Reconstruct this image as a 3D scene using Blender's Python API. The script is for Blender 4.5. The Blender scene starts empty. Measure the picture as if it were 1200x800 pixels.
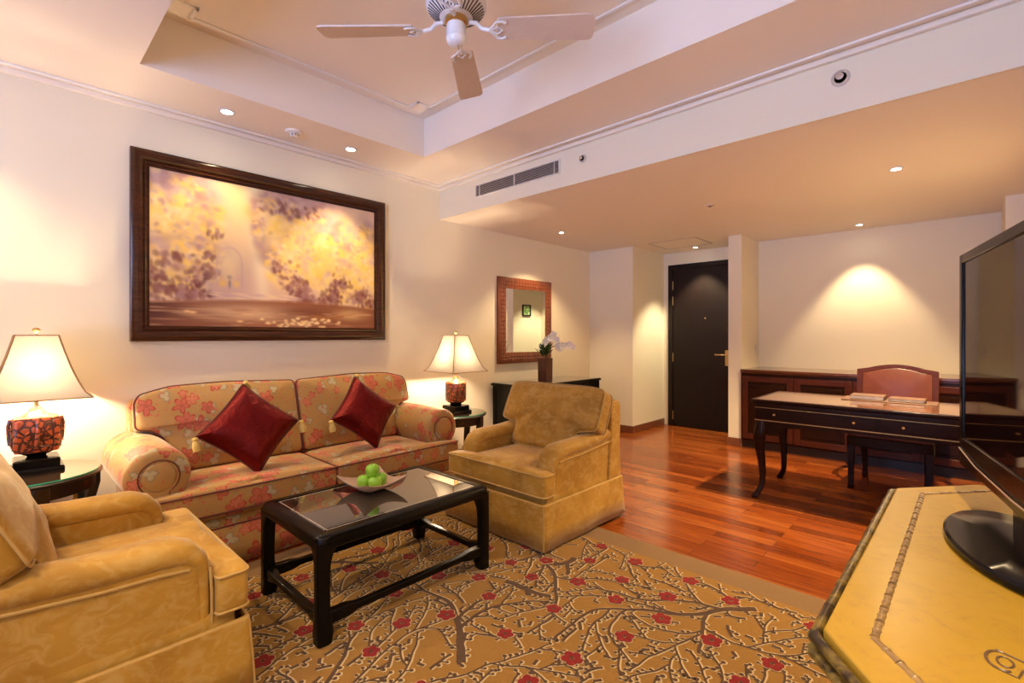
import bpy, math, random
import numpy as np
from mathutils import Matrix, Vector
R = math.radians
PI = math.pi
SC = bpy.context.scene
COL = SC.collection
rnd = random.Random(7)

# ------------------------------------------------------------------ nodes
class NT:
    def __init__(s, name):
        s.m = bpy.data.materials.new(name); s.m.use_nodes = True
        s.t = s.m.node_tree; s.t.nodes.clear()
        s.out = s.n('ShaderNodeOutputMaterial')
    def n(s, typ, **k):
        x = s.t.nodes.new(typ)
        for a, b in k.items(): setattr(x, a, b)
        return x
    def l(s, a, b): s.t.links.new(a, b)
    def put(s, sock, v):
        if v is None: return
        if hasattr(v, 'is_linked') or isinstance(v, bpy.types.NodeSocket): s.l(v, sock)
        else:
            if isinstance(v, (tuple, list)) and len(v) == 3 and sock.type == 'RGBA': v = (*v, 1)
            sock.default_value = v
    def math(s, op, a, b=None, c=None, clamp=False):
        x = s.n('ShaderNodeMath', operation=op, use_clamp=clamp)
        s.put(x.inputs[0], a); s.put(x.inputs[1], b)
        if c is not None: s.put(x.inputs[2], c)
        return x.outputs[0]
    def vmath(s, op, a, b=None, scale=None):
        x = s.n('ShaderNodeVectorMath', operation=op)
        s.put(x.inputs[0], a); s.put(x.inputs[1], b)
        if scale is not None: s.put(x.inputs['Scale'], scale)
        return x
    def mix(s, f, a, b, mode='MIX'):
        x = s.n('ShaderNodeMix', data_type='RGBA', blend_type=mode)
        s.put(x.inputs['Factor'], f); s.put(x.inputs[6], a); s.put(x.inputs[7], b)
        return x.outputs[2]
    def noise(s, vec, scale, detail=3, rough=.5, dist=0, dims='3D'):
        x = s.n('ShaderNodeTexNoise', noise_dimensions=dims)
        s.put(x.inputs['Vector'], vec); x.inputs['Scale'].default_value = scale
        x.inputs['Detail'].default_value = detail; x.inputs['Roughness'].default_value = rough
        x.inputs['Distortion'].default_value = dist
        return x.outputs['Fac']
    def ramp(s, f, stops, interp='LINEAR'):
        x = s.n('ShaderNodeValToRGB'); x.color_ramp.interpolation = interp
        e = x.color_ramp.elements
        while len(e) < len(stops): e.new(.5)
        for el, (p, c) in zip(e, stops):
            el.position = p; el.color = (*c, 1) if len(c) == 3 else c
        s.put(x.inputs[0], f); return x.outputs[0]
    def sstep(s, v, lo, hi, a=0., b=1.):
        x = s.n('ShaderNodeMapRange', interpolation_type='SMOOTHSTEP')
        s.put(x.inputs[0], v); x.inputs[1].default_value = lo; x.inputs[2].default_value = hi
        x.inputs[3].default_value = a; x.inputs[4].default_value = b
        return x.outputs[0]
    def obj(s): return s.n('ShaderNodeTexCoord').outputs['Object']
    def uv(s): return s.n('ShaderNodeTexCoord').outputs['UV']
    def mapp(s, vec, scale=(1,1,1), rot=(0,0,0), loc=(0,0,0)):
        x = s.n('ShaderNodeMapping'); s.put(x.inputs[0], vec)
        x.inputs['Scale'].default_value = scale; x.inputs['Rotation'].default_value = rot; x.inputs['Location'].default_value = loc
        return x.outputs[0]
    def bump(s, h, strength=.3, dist=.002):
        x = s.n('ShaderNodeBump'); x.inputs['Strength'].default_value = strength
        x.inputs['Distance'].default_value = dist; s.put(x.inputs['Height'], h)
        return x.outputs[0]
    def bsdf(s, **k):
        x = s.n('ShaderNodeBsdfPrincipled')
        for a, b in k.items():
            s.put(x.inputs[a.replace('_', ' ')], b)
        s.l(x.outputs[0], s.out.inputs[0]); return x

def plain(name, col, rough=.5, metal=0., coat=0., spec=.5, **k):
    t = NT(name)
    nz = t.noise(t.obj(), 18, 3)
    c = t.mix(t.sstep(nz, .3, .7), tuple(x*.93 for x in col), tuple(min(1, x*1.06) for x in col))
    t.bsdf(Base_Color=c, Roughness=rough, Metallic=metal, Coat_Weight=coat, Coat_Roughness=.05, Specular_IOR_Level=spec, **k)
    return t.m

def plaster(name, col):
    t = NT(name); o = t.obj()
    c = t.mix(t.noise(o, 1.3, 3), tuple(x*.975 for x in col), col)
    t.bsdf(Base_Color=c, Roughness=.62, Specular_IOR_Level=.25, Normal=t.bump(t.noise(o, 220, 2), .06, .001))
    return t.m

def wood(name, c1, c2, sc=(3, 3, 3), rough=.3, coat=.3, axis='X', spec=.5):
    t = NT(name); o = t.obj()
    st = {'X': (1, 9, 9), 'Y': (9, 1, 9), 'Z': (9, 9, 1)}[axis]
    v = t.mapp(o, tuple(a*b for a, b in zip(st, sc)))
    n1 = t.noise(v, 1.5, 5, .6, .6)
    c = t.ramp(n1, [(.25, c1), (.75, c2)])
    t.bsdf(Base_Color=c, Roughness=rough, Coat_Weight=coat, Coat_Roughness=.08, Specular_IOR_Level=spec,
           Normal=t.bump(n1, .08, .001))
    return t.m

M = {}
M['wall'] = plaster('wall_paint', (.82, .745, .59))
M['ceiling'] = plaster('ceiling_paint', (.88, .80, .70))
M['trimwhite'] = plaster('white_trim_paint', (.86, .82, .78))
M['dark_wood'] = wood('dark_wood', (.008, .004, .003), (.022, .009, .005), rough=.3, coat=.1, spec=.4, axis='Z')
M['door_wood'] = wood('door_veneer', (.006, .003, .002), (.014, .005, .004), rough=.5, coat=0, spec=.25, axis='Z')
M['mahogany'] = wood('mahogany', (.035, .006, .0025), (.08, .016, .006), rough=.3, coat=0, spec=.25, axis='X')
M['mahogany_dark'] = wood('mahogany_dark', (.010, .003, .002), (.026, .007, .003), rough=.22, axis='X', coat=0, spec=.2)
M['mirror_wood'] = wood('carved_red_wood', (.12, .026, .010), (.26, .07, .026), rough=.35, axis='Z')
M['baseboard'] = wood('baseboard_wood', (.13, .04, .016), (.22, .07, .028), rough=.35, axis='X')
M['black_lacquer'] = plain('black_lacquer', (.004, .003, .0025), .2, spec=.16)
M['black_matt'] = plain('black_matt', (.01, .01, .01), .5)
M['tv_black'] = plain('gloss_black_plastic', (.004, .0035, .004), .18, spec=.22)
M['brass'] = plain('brass', (.62, .42, .16), .3, 1)
M['chrome'] = plain('chrome', (.75, .74, .7), .25, 1)
M['white_metal'] = plain('white_enamel', (.78, .78, .80), .3, coat=.3)
M['blade'] = wood('fan_blade_cream', (.62, .50, .43), (.68, .56, .48), rough=.45, coat=0)
M['grey_slat'] = plain('grey_slat', (.55, .48, .42), .5)
M['vent_dark'] = plain('vent_dark', (.10, .08, .07), .8)
M['apple'] = plain('green_apple', (.24, .52, .03), .28, coat=.3)
M['leaf'] = plain('dark_leaf', (.035, .09, .02), .4)
M['petal'] = plain('white_petal', (.85, .80, .80), .5, Subsurface_Weight=.15)
M['tassel'] = plain('gold_tassel', (.70, .50, .14), .7)
M['leather'] = plain('red_brown_leather', (.11, .024, .012), .3, coat=.1)
M['leather_tan'] = plain('tan_leather', (.14, .075, .05), .5)
M['paper'] = plain('paper', (.8, .76, .68), .6)
M['white_plastic'] = plain('white_plastic', (.75, .70, .62), .4)
M['cord'] = plain('black_cord', (.01, .01, .01), .6)
M['ceramic'] = plain('clay_ceramic', (.42, .27, .20), .45)

def glow(name, col, s):
    t = NT(name); e = t.n('ShaderNodeEmission'); e.inputs[0].default_value = (*col, 1); e.inputs[1].default_value = s
    t.l(e.outputs[0], t.out.inputs[0]); return t.m
M['lamp_glow'] = glow('lamp_glow', (1, .86, .62), 30)

def mk_mirror():
    t = NT('mirror_glass'); t.bsdf(Base_Color=(.88, .9, .86), Metallic=1., Roughness=.01); return t.m
M['mirror'] = mk_mirror()

def mk_glass_top(name, under, tint):
    # glossy pane lying on an opaque surface
    t = NT(name); t.bsdf(Base_Color=under, Roughness=.02, IOR=1.6, Specular_IOR_Level=.75, Coat_Weight=1., Coat_Roughness=.01, Coat_Tint=tint)
    return t.m
M['table_glass'] = mk_glass_top('table_glass', (.022, .02, .014), (1, 1, 1))
M['side_glass'] = mk_glass_top('side_table_glass', (.045, .02, .012), (.9, 1, .94))
M['screen'] = plain('screen_glass', (.010, .004, .004), .03, spec=.3)
M['glass_edge'] = plain('green_glass_edge', (.03, .30, .17), .15, coat=.5)
M['console_glass'] = mk_glass_top('console_glass', (.02, .018, .014), (1, 1, 1))

def mk_floor():
    t = NT('merbau_floor'); o = t.obj()
    b = t.n('ShaderNodeTexBrick'); t.l(o, b.inputs['Vector'])
    b.offset = .37; b.squash = 1
    b.inputs['Scale'].default_value = 1; b.inputs['Brick Width'].default_value = .85; b.inputs['Row Height'].default_value = .09
    b.inputs['Mortar Size'].default_value = .0012; b.inputs['Mortar Smooth'].default_value = .1; b.inputs['Bias'].default_value = 0
    b.inputs['Color1'].default_value = (0, 0, 0, 1); b.inputs['Color2'].default_value = (1, 1, 1, 1); b.inputs['Mortar'].default_value = (.4, .4, .4, 1)
    plank = t.ramp(b.outputs['Color'], [(0, (.19, .040, .007)), (.35, (.25, .056, .009)), (.7, (.32, .080, .014)), (1, (.38, .112, .022))])
    g = t.noise(t.mapp(o, (2.2, 26, 1)), 1.6, 5, .6, .7)
    c = t.mix(t.sstep(g, .3, .75), plank, t.mix(1., plank, (.58, .45, .40), 'MULTIPLY'))
    c = t.mix(b.outputs['Fac'], c, (.05, .015, .006))
    t.bsdf(Base_Color=c, Roughness=t.sstep(g, .2, .9, .16, .30), Coat_Weight=.12, Coat_Roughness=.12, Normal=t.bump(g, .05, .001))
    return t.m
M['floor'] = mk_floor()

def flower(t, uv, scale, size, pres, petals=2.5, off=(0, 0, 0)):
    v = t.n('ShaderNodeTexVoronoi', voronoi_dimensions='2D', feature='F1')
    uvo = t.vmath('ADD', uv, off).outputs[0]
    t.l(uvo, v.inputs['Vector']); v.inputs['Scale'].default_value = scale; v.inputs['Randomness'].default_value = .8
    d = t.vmath('SUBTRACT', uvo, v.outputs['Position']).outputs[0]
    sep = t.n('ShaderNodeSeparateXYZ'); t.l(d, sep.inputs[0])
    rr = t.math('MULTIPLY', t.vmath('LENGTH', t.vmath('MULTIPLY', d, (1, 1, 0)).outputs[0]).outputs['Value'], scale)
    cs = t.n('ShaderNodeSeparateColor'); t.l(v.outputs['Color'], cs.inputs[0])
    ang = t.math('ADD', t.math('ARCTAN2', sep.outputs[1], sep.outputs[0]), t.math('MULTIPLY', cs.outputs[0], 6.28))
    pet = t.math('ABSOLUTE', t.math('COSINE', t.math('MULTIPLY', ang, petals)))
    lim = t.math('MULTIPLY', t.math('MULTIPLY_ADD', pet, .5*size, .5*size), t.math('MULTIPLY_ADD', cs.outputs[1], .5, .7))
    dif = t.math('SUBTRACT', lim, rr)
    on = t.math('LESS_THAN', cs.outputs[2], pres)
    fill = t.math('MULTIPLY', t.sstep(dif, 0, .03), on)
    inner = t.math('MULTIPLY', t.sstep(dif, .07, .12), on)
    core = t.math('MULTIPLY', t.sstep(rr, size*.28, size*.2), on)
    return fill, inner, core

def mk_floral():
    t = NT('floral_brocade'); uv = t.uv()
    warp = t.n('ShaderNodeTexNoise'); t.l(uv, warp.inputs['Vector']); warp.inputs['Scale'].default_value = 14
    w = t.vmath('SCALE', t.vmath('SUBTRACT', warp.outputs['Color'], (.5, .5, .5)).outputs[0], scale=.035).outputs[0]
    u2 = t.vmath('ADD', uv, w).outputs[0]
    base = t.mix(t.noise(uv, 5, 3), (.38, .205, .055), (.46, .26, .080))
    # vines
    n = t.noise(uv, 6, 1, .5, 1.2)
    vine = t.sstep(t.math('ABSOLUTE', t.math('SUBTRACT', n, .5)), .012, .004)
    c = t.mix(t.math('MULTIPLY', vine, .55), base, (.34, .24, .12))
    f, i, k = flower(t, u2, 9, .38, .55, 1.5, (.3, .7, 0))
    c = t.mix(t.math('MULTIPLY', f, .75), c, (.26, .21, .11)); c = t.mix(t.math('MULTIPLY', i, .7), c, (.50, .42, .26))
    f, i, k = flower(t, u2, 7.6, .44, .42)
    c = t.mix(t.math('MULTIPLY', f, .9), c, (.40, .04, .022)); c = t.mix(t.math('MULTIPLY', i, .7), c, (.56, .15, .08)); c = t.mix(k, c, (.42, .10, .05))
    f, i, k = flower(t, u2, 12, .40, .22, 2.5, (1.7, .2, 0))
    c = t.mix(f, c, (.44, .06, .03)); c = t.mix(t.math('MULTIPLY', i, .6), c, (.60, .24, .12))
    f, i, k = flower(t, u2, 30, .22, .45, 1, (.1, .9, 0))
    c = t.mix(f, c, (.50, .12, .07))
    t.bsdf(Base_Color=c, Roughness=.62, Sheen_Weight=.25, Sheen_Roughness=.4, Normal=t.bump(t.noise(uv, 320, 2), .2, .001))
    return t.m
M['floral'] = mk_floral()
M['floral_piping'] = plain('dark_red_piping', (.13, .03, .02), .6)

def mk_velvet():
    t = NT('gold_velvet'); o = t.obj()
    n1 = t.noise(o, 4, 3, .5, .8); n2 = t.noise(t.mapp(o, (1, 1, 1.5)), 15, 3, .55, 1.2)
    c = t.mix(t.sstep(n1, .3, .72), (.34, .165, .016), (.46, .245, .032))
    c = t.mix(t.math('MULTIPLY', t.sstep(n2, .42, .70), .30), c, (.62, .45, .17))
    t.bsdf(Base_Color=c, Roughness=.62, Sheen_Weight=.4, Sheen_Roughness=.35, Sheen_Tint=(1, .95, .80), Specular_IOR_Level=.35,
           Normal=t.bump(t.math('ADD', t.math('MULTIPLY', n2, .4), t.noise(o, 7, 2)), .25, .006))
    return t.m
M['velvet'] = mk_velvet()
M['velvet_piping'] = plain('gold_piping', (.46, .28, .08), .6)

def mk_silk():
    t = NT('maroon_silk'); o = t.obj()
    n = t.noise(o, 8, 3, .5, .8)
    c = t.mix(n, (.09, .003, .004), (.20, .007, .007))
    t.bsdf(Base_Color=c, Roughness=.36, Metallic=.6, Specular_IOR_Level=.3, Anisotropic=.4, Normal=t.bump(t.math('ADD', n, t.noise(t.mapp(o, (1, 1, 1), (.6, .3, .8)), 19, 3, .5, 1.5)), .45, .012))
    return t.m
M['silk'] = mk_silk()

def mk_rug(name, c1, c2):
    t = NT(name); o = t.obj()
    n = t.noise(o, 420, 2); n2 = t.noise(o, 3, 3)
    c = t.mix(t.sstep(n, .3, .7), c1, c2); c = t.mix(t.math('MULTIPLY', n2, .3), c, tuple(x*.8 for x in c1))
    t.bsdf(Base_Color=c, Roughness=.95, Specular_IOR_Level=.1, Sheen_Weight=.1, Normal=t.bump(n, .6, .004))
    return t.m
M['rug_gold'] = mk_rug('rug_gold_pile', (.26, .125, .022), (.33, .17, .034))
M['rug_border'] = mk_rug('rug_border_pile', (.20, .11, .045), (.25, .145, .06))
M['rug_brown'] = mk_rug('rug_brown_pile', (.075, .038, .020), (.11, .058, .030))
M['rug_cream'] = mk_rug('rug_cream_pile', (.55, .40, .20), (.62, .46, .25))
M['rug_red'] = mk_rug('rug_red_pile', (.20, .010, .009), (.26, .016, .013))

def mk_chest_top():
    t = NT('yellow_lacquer'); o = t.obj()
    n = t.noise(o, 4, 4, .6, .8); n2 = t.noise(o, 15, 4, .7, 1.5)
    c = t.mix(n, (.46, .265, .024), (.57, .36, .05))
    c = t.mix(t.math('MULTIPLY', t.sstep(n2, .5, .74), .5), c, (.36, .20, .05))
    t.bsdf(Base_Color=c, Roughness=.25, Specular_IOR_Level=.4); return t.m
M['yellow'] = mk_chest_top()
def mk_bamboo():
    t = NT('painted_bamboo'); o = t.obj()
    n = t.noise(o, 24, 4, .6, .6)
    c = t.ramp(n, [(.40, (.03, .018, .008)), (.55, (.18, .12, .025)), (.75, (.38, .28, .06))])
    t.bsdf(Base_Color=c, Roughness=.3, Coat_Weight=.4); return t.m
M['bamboo'] = mk_bamboo()
M['inlay'] = wood('bamboo_inlay', (.20, .11, .05), (.42, .27, .10), rough=.3)
M['motif_red'] = plain('motif_red', (.55, .14, .05), .35)
M['motif_brown'] = plain('motif_brown', (.16, .09, .04), .35)

def mk_shade():
    t = NT('cream_lampshade')
    d = t.n('ShaderNodeBsdfDiffuse'); tr = t.n('ShaderNodeBsdfTranslucent'); mx = t.n('ShaderNodeMixShader')
    nz = t.noise(t.mapp(t.obj(), (60, 60, 4)), 4, 2)
    c = t.mix(nz, (.42, .36, .28), (.47, .41, .33))
    t.l(c, d.inputs[0]); t.l(c, tr.inputs[0]); mx.inputs[0].default_value = .125
    t.l(d.outputs[0], mx.inputs[1]); t.l(tr.outputs[0], mx.inputs[2]); t.l(mx.outputs[0], t.out.inputs[0])
    return t.m
M['shade'] = mk_shade()

def mk_redlac():
    t = NT('red_carved_lacquer'); o = t.obj()
    w = t.n('ShaderNodeTexVoronoi', feature='DISTANCE_TO_EDGE'); t.l(t.mapp(o, (6, 6, 6)), w.inputs['Vector'])
    e = t.sstep(w.outputs['Distance'], .05, .22)
    c = t.mix(e, (.07, .012, .005), (.52, .095, .020))
    t.bsdf(Base_Color=c, Roughness=.28, Coat_Weight=.5, Normal=t.bump(e, .5, .004)); return t.m
M['redlac'] = mk_redlac()

def mk_windowglass():
    t = NT('window_glass')
    g = t.n('ShaderNodeBsdfGlossy'); g.inputs['Roughness'].default_value = 0
    tr = t.n('ShaderNodeBsdfTransparent'); mx = t.n('ShaderNodeMixShader'); mx.inputs[0].default_value = .06
    t.l(tr.outputs[0], mx.inputs[1]); t.l(g.outputs[0], mx.inputs[2]); t.l(mx.outputs[0], t.out.inputs[0]); return t.m
M['window_glass'] = mk_windowglass()
def mk_vcol(name, rough=.45):
    t = NT(name); a = t.n('ShaderNodeVertexColor'); a.layer_name = 'paint'
    nz = t.noise(t.obj(), 90, 3)
    t.bsdf(Base_Color=a.outputs[0], Roughness=rough, Specular_IOR_Level=.2, Normal=t.bump(nz, .3, .002)); return t.m
M['canvas'] = mk_vcol('painted_canvas')

# ------------------------------------------------------------------ geometry
class G:
    def __init__(s): s.v = []; s.f = []; s.m = []
    def add(s, vf, mat=0, X=None):
        v, f = vf; o = len(s.v)
        for p in v: s.v.append(tuple(X @ Vector(p)) if X is not None else tuple(p))
        for q in f: s.f.append(tuple(i+o for i in q)); s.m.append(mat)
        return s
    def build(s, name, mats, parent=None, bevel=0, seg=2, sharp=38, loc=(0, 0, 0), flat=False):
        me = bpy.data.meshes.new(name); me.from_pydata(s.v, [], s.f); me.validate(verbose=False)
        if not isinstance(mats, (list, tuple)): mats = [mats]
        for m in mats: me.materials.append(M[m])
        if len(mats) > 1 and len(me.polygons) == len(s.m): me.polygons.foreach_set('material_index', s.m)
        # box-projected UV in metres
        uv = me.uv_layers.new(name='UVMap'); co = [v.co for v in me.vertices]
        dat = [0.0]*(2*len(me.loops))
        for p in me.polygons:
            n = p.normal; a = max(range(3), key=lambda k: abs(n[k]))
            for li in p.loop_indices:
                c = co[me.loops[li].vertex_index]
                if a == 0: u, w = c.y+.37, c.z
                elif a == 1: u, w = c.x, c.z
                else: u, w = c.x+.11, c.y+.5
                dat[2*li] = u; dat[2*li+1] = w
        uv.data.foreach_set('uv', dat)
        if not flat:
            me.polygons.foreach_set('use_smooth', [True]*len(me.polygons))
            try: me.set_sharp_from_angle(angle=R(sharp))
            except Exception: pass
        ob = bpy.data.objects.new(name, me); COL.objects.link(ob); ob.location = loc
        if parent is not None: ob.parent = parent
        if bevel:
            b = ob.modifiers.new('bevel', 'BEVEL'); b.width = bevel; b.segments = seg; b.limit_method = 'ANGLE'; b.angle_limit = R(40)
            b.harden_normals = False
        return ob

def box(x0, x1, y0, y1, z0, z1):
    v = [(x, y, z) for z in (z0, z1) for y in (y0, y1) for x in (x0, x1)]
    return v, [(0, 2, 3, 1), (4, 5, 7, 6), (0, 1, 5, 4), (2, 6, 7, 3), (0, 4, 6, 2), (1, 3, 7, 5)]
def loft(rings, cap=True, closed=True):
    v = []; f = []; n = len(rings[0])
    for r in rings: v += list(r)
    for i in range(len(rings)-1):
        for j in range(n if closed else n-1):
            a = i*n+j; b = i*n+(j+1) % n
            f.append((a, b, b+n, a+n))
    if cap:
        f.append(tuple(reversed(range(n)))); f.append(tuple((len(rings)-1)*n+k for k in range(n)))
    return v, f
def lathe(prof, n=24, sx=1, sy=1):
    return loft([[(r*sx*math.cos(2*PI*k/n), r*sy*math.sin(2*PI*k/n), z) for k in range(n)] for r, z in prof])
def tube(pts, r, n=8, closed=False, flat=1.0):
    pts = [Vector(p) for p in pts]; N = len(pts); rings = []
    up = Vector((0, 0, 1)); prev = None
    for i, p in enumerate(pts):
        if closed: d = pts[(i+1) % N]-pts[i-1]
        else: d = pts[min(i+1, N-1)]-pts[max(i-1, 0)]
        d.normalize()
        if prev is None:
            a = up if abs(d.dot(up)) < .95 else Vector((1, 0, 0))
            u = (a-d*a.dot(d)).normalized()
        else: u = (prev-d*prev.dot(d)).normalized()
        prev = u; w = d.cross(u)
        rr = r[i] if isinstance(r, (list, tuple)) else r
        rings.append([tuple(p+u*(rr*flat*math.cos(2*PI*k/n))+w*(rr*math.sin(2*PI*k/n))) for k in range(n)])
    if closed:
        v, f = loft(rings, cap=False); m = (N-1)*n
        for j in range(n): f.append((m+j, m+(j+1) % n, (j+1) % n, j))
        return v, f
    return loft(rings)
def prism(poly, z0, z1, ax='Z'):
    def mp(a, b, c): return {'Z': (a, b, c), 'Y': (a, c, b), 'X': (c, a, b)}[ax]
    v, f = loft([[mp(a, b, z0) for a, b in poly], [mp(a, b, z1) for a, b in poly]])
    if ax == 'Y': f = [tuple(reversed(q)) for q in f]
    return v, f
def resample(out, step=.03):
    r = []
    for i in range(len(out)):
        a = out[i]; b = out[(i+1) % len(out)]; L = math.hypot(b[0]-a[0], b[1]-a[1]); k = max(1, int(L/step))
        for j in range(k): r.append((a[0]+(b[0]-a[0])*j/k, a[1]+(b[1]-a[1])*j/k))
    return r
def rounded(poly, rad, n=5):
    out = []; N = len(poly)
    for i in range(N):
        rd = rad[i] if isinstance(rad, (list, tuple)) else rad
        p = Vector(poly[i]); a = Vector(poly[i-1]); b = Vector(poly[(i+1) % N])
        da = (a-p); db = (b-p); m = min(rd, da.length*.48, db.length*.48)
        if m < 1e-4: out.append(tuple(p)); continue
        s = p+da.normalized()*m; e = p+db.normalized()*m
        for k in range(n+1):
            t = k/n; q = s*(1-t)**2+p*2*t*(1-t)+e*t*t; out.append((q.x, q.y))
    return out
def pillow(out, T, r, puff, cen=None, step=.035, rings=7, plateau=2.0, wrinkle=0):
    """boxed cushion lying in XY, thickness T along Z; out = 2D outline CCW"""
    o = resample(out, step); n = len(o)
    if cen is None: cen = (sum(p[0] for p in o)/n, sum(p[1] for p in o)/n)
    size = max(math.hypot(p[0]-cen[0], p[1]-cen[1]) for p in o)
    prof = [(0, -(T/2-r)), (0, 0), (0, T/2-r)]
    R_ = []
    def ring(off, z):
        q = []
        for p in o:
            d = Vector((p[0]-cen[0], p[1]-cen[1])); L = d.length
            k = max(0, (L-off*1.2)/L) if L > 1e-6 else 0
            q.append((cen[0]+d.x*k, cen[1]+d.y*k, z))
        return q
    def ringS(s, z):
        q = []
        for p in o:
            dx, dy = p[0]-cen[0], p[1]-cen[1]; L = math.hypot(dx, dy)
            k = max(0, (L-r*1.2)/L)*s
            zz = z
            if wrinkle: zz += math.copysign(wrinkle, z)*math.sin(dx*k*23+dy*k*9)*math.sin(dy*k*31-dx*k*7)*(1-s*.6)
            q.append((cen[0]+dx*k, cen[1]+dy*k, zz))
        return q
    arc = [(r*(1-math.cos(a)), r*math.sin(a)) for a in (0, R(22), R(45), R(68), R(90))]
    top = [ring(a, (T/2-r)+b) for a, b in arc]
    for k in range(1, rings+1):
        s = 1-k/rings
        if k == rings: s = .02
        top.append(ringS(s, T/2+puff*(1-s**plateau)))
    bot = [[(x, y, -z) for x, y, z in q] for q in top]
    mid = [ring(-.004*(1 if T > .06 else 0), 0)]
    return loft(list(reversed(bot))+mid+top)
def sphere(c, r, n=16, m=10, s=(1, 1, 1)):
    rings = []
    for i in range(m+1):
        a = -PI/2+PI*i/m; rr = max(1e-4, math.cos(a)); z = math.sin(a)
        rings.append([(c[0]+r*s[0]*rr*math.cos(2*PI*k/n), c[1]+r*s[1]*rr*math.sin(2*PI*k/n), c[2]+r*s[2]*z) for k in range(n)])
    return loft(rings)

def props(o, label=None, cat=None, group=None, kind=None):
    if label: o['label'] = label
    if cat: o['category'] = cat
    if group: o['group'] = group
    if kind: o['kind'] = kind
    return o
def thing(name, label, cat, loc=(0, 0, 0), rz=0, group=None):
    o = bpy.data.objects.new(name, None); COL.objects.link(o); o.empty_display_size = .1
    o.location = loc; o.rotation_euler = (0, 0, R(rz)); return props(o, label, cat, group)
def struct(name, g, m, bevel=0, **k):
    return props(g.build(name, m, bevel=bevel, flat=k.get('flat', False)), kind='structure')
def copy_tree(o, parent=None):
    c = o.copy(); COL.objects.link(c)
    if parent is not None: c.parent = parent
    for ch in list(o.children): copy_tree(ch, c)
    return c
def T(x, y, z, rx=0, ry=0, rz=0):
    return Matrix.Translation((x, y, z)) @ Matrix.Rotation(R(rz), 4, 'Z') @ Matrix.Rotation(R(ry), 4, 'Y') @ Matrix.Rotation(R(rx), 4, 'X')

# ------------------------------------------------------------------ room
XL, XR, YB, YM, YD = -3.79, .42, -2.6, 2.97, 6.42
ZL, ZH, ZT = 2.39, 2.695, 3.0
NX, NY = -3.13, 5.56       # nib beside the entry
PX0, PX1, PY = -2.01, -1.866, 5.74   # pillar wall
CY = 6.345                 # back of the credenza niche
struct('floor', G().add(box(XL-.1, XR+.1, YB-.1, YD+.12, -.08, 0)), 'floor')
struct('wall_left', G().add(box(XL-.12, XL, YB-.1, YD+.12, 0, 3.1)), 'wall')
struct('wall_right', G().add(box(XR, XR+.12, YB-.1, YD+.12, 0, 3.1)), 'wall')
# back wall with a wide window behind the camera
WX0, WX1, WZ0, WZ1 = -1.9, .3, .45, 2.35
g = G(); g.add(box(XL, WX0, YB-.12, YB, 0, 3.1)); g.add(box(WX1, XR, YB-.12, YB, 0, 3.1))
g.add(box(WX0, WX1, YB-.12, YB, 0, WZ0)); g.add(box(WX0, WX1, YB-.12, YB, WZ1, 3.1))
struct('wall_back', g, 'wall')
g = G()
for a, b in ((WX0, WX0+.05), (WX1-.05, WX1), ((WX0+WX1)/2-.03, (WX0+WX1)/2+.03)): g.add(box(a, b, YB-.08, YB-.03, WZ0, WZ1))
for a, b in ((WZ0, WZ0+.05), (WZ1-.05, WZ1)): g.add(box(WX0+.05, WX1-.05, YB-.08, YB-.03, a, b))
wf = struct('window_1', g, 'trimwhite')
props(G().add(box(WX0+.05, WX1-.05, YB-.06, YB-.055, WZ0+.05, WZ1-.05)).build('window_pane', 'window_glass', wf), None)
# far walls: nib, entry back with door hole, pillar, niche
struct('wall_nib', G().add(box(XL, NX, NY, YD, 0, ZL)), 'wall')
DX0, DX1, DZ = -3.055, -2.13, 2.225
g = G(); g.add(box(NX, DX0, YD, YD+.12, 0, ZL)); g.add(box(DX1, PX0+.02, YD, YD+.12, 0, ZL)); g.add(box(DX0, DX1, YD, YD+.12, DZ, ZL))
struct('wall_entry', g, 'wall')
struct('wall_pillar', G().add(box(PX0, PX1, PY, YD+.12, 0, ZL)), 'wall')
struct('wall_niche', G().add(box(PX1, XR, CY, YD+.12, 0, ZL)), 'wall')
struct('wall_niche_end', G().add(box(.215, XR, 5.65, CY, 0, ZL)), 'wall')
# ceilings
TX0, TX1, TY0, TY1 = -3.21, -.12, .51, 2.36
g = G()
g.add(box(XL, TX0, YB, YM, ZH, ZT+.1)); g.add(box(TX1, XR, YB, YM, ZH, ZT+.1))
g.add(box(TX0, TX1, YB, TY0, ZH, ZT+.1)); g.add(box(TX0, TX1, TY1, YM, ZH, ZT+.1)); g.add(box(TX0, TX1, TY0, TY1, ZT, ZT+.1))
struct('ceiling_main', g, 'ceiling')
struct('ceiling_low', G().add(box(XL, XR, YM+.02, YD+.12, ZL, ZT+.1)), 'ceiling')
struct('wall_beam', G().add(box(XL, XR, YM, YM+.02, ZL, ZT+.1)), 'wall')
# flat cornice band with a bright edge
def ring_band(x0, x1, y0, y1, w, z0, z1):
    g = G()
    g.add(box(x0, x0+w, y0, y1, z0, z1)); g.add(box(x1-w, x1, y0, y1, z0, z1))
    g.add(box(x0+w, x1-w, y0, y0+w, z0, z1)); g.add(box(x0+w, x1-w, y1-w, y1, z0, z1)); return g
g = ring_band(XL, XR, YB, YM, .03, ZH-.03, ZH)
struct('trim_1', g, 'ceiling', .004)
g = ring_band(XL+.075, XR-.075, YB+.075, YM-.075, .022, ZH-.014, ZH)
struct('trim_2', g, 'trimwhite', .005)
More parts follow.
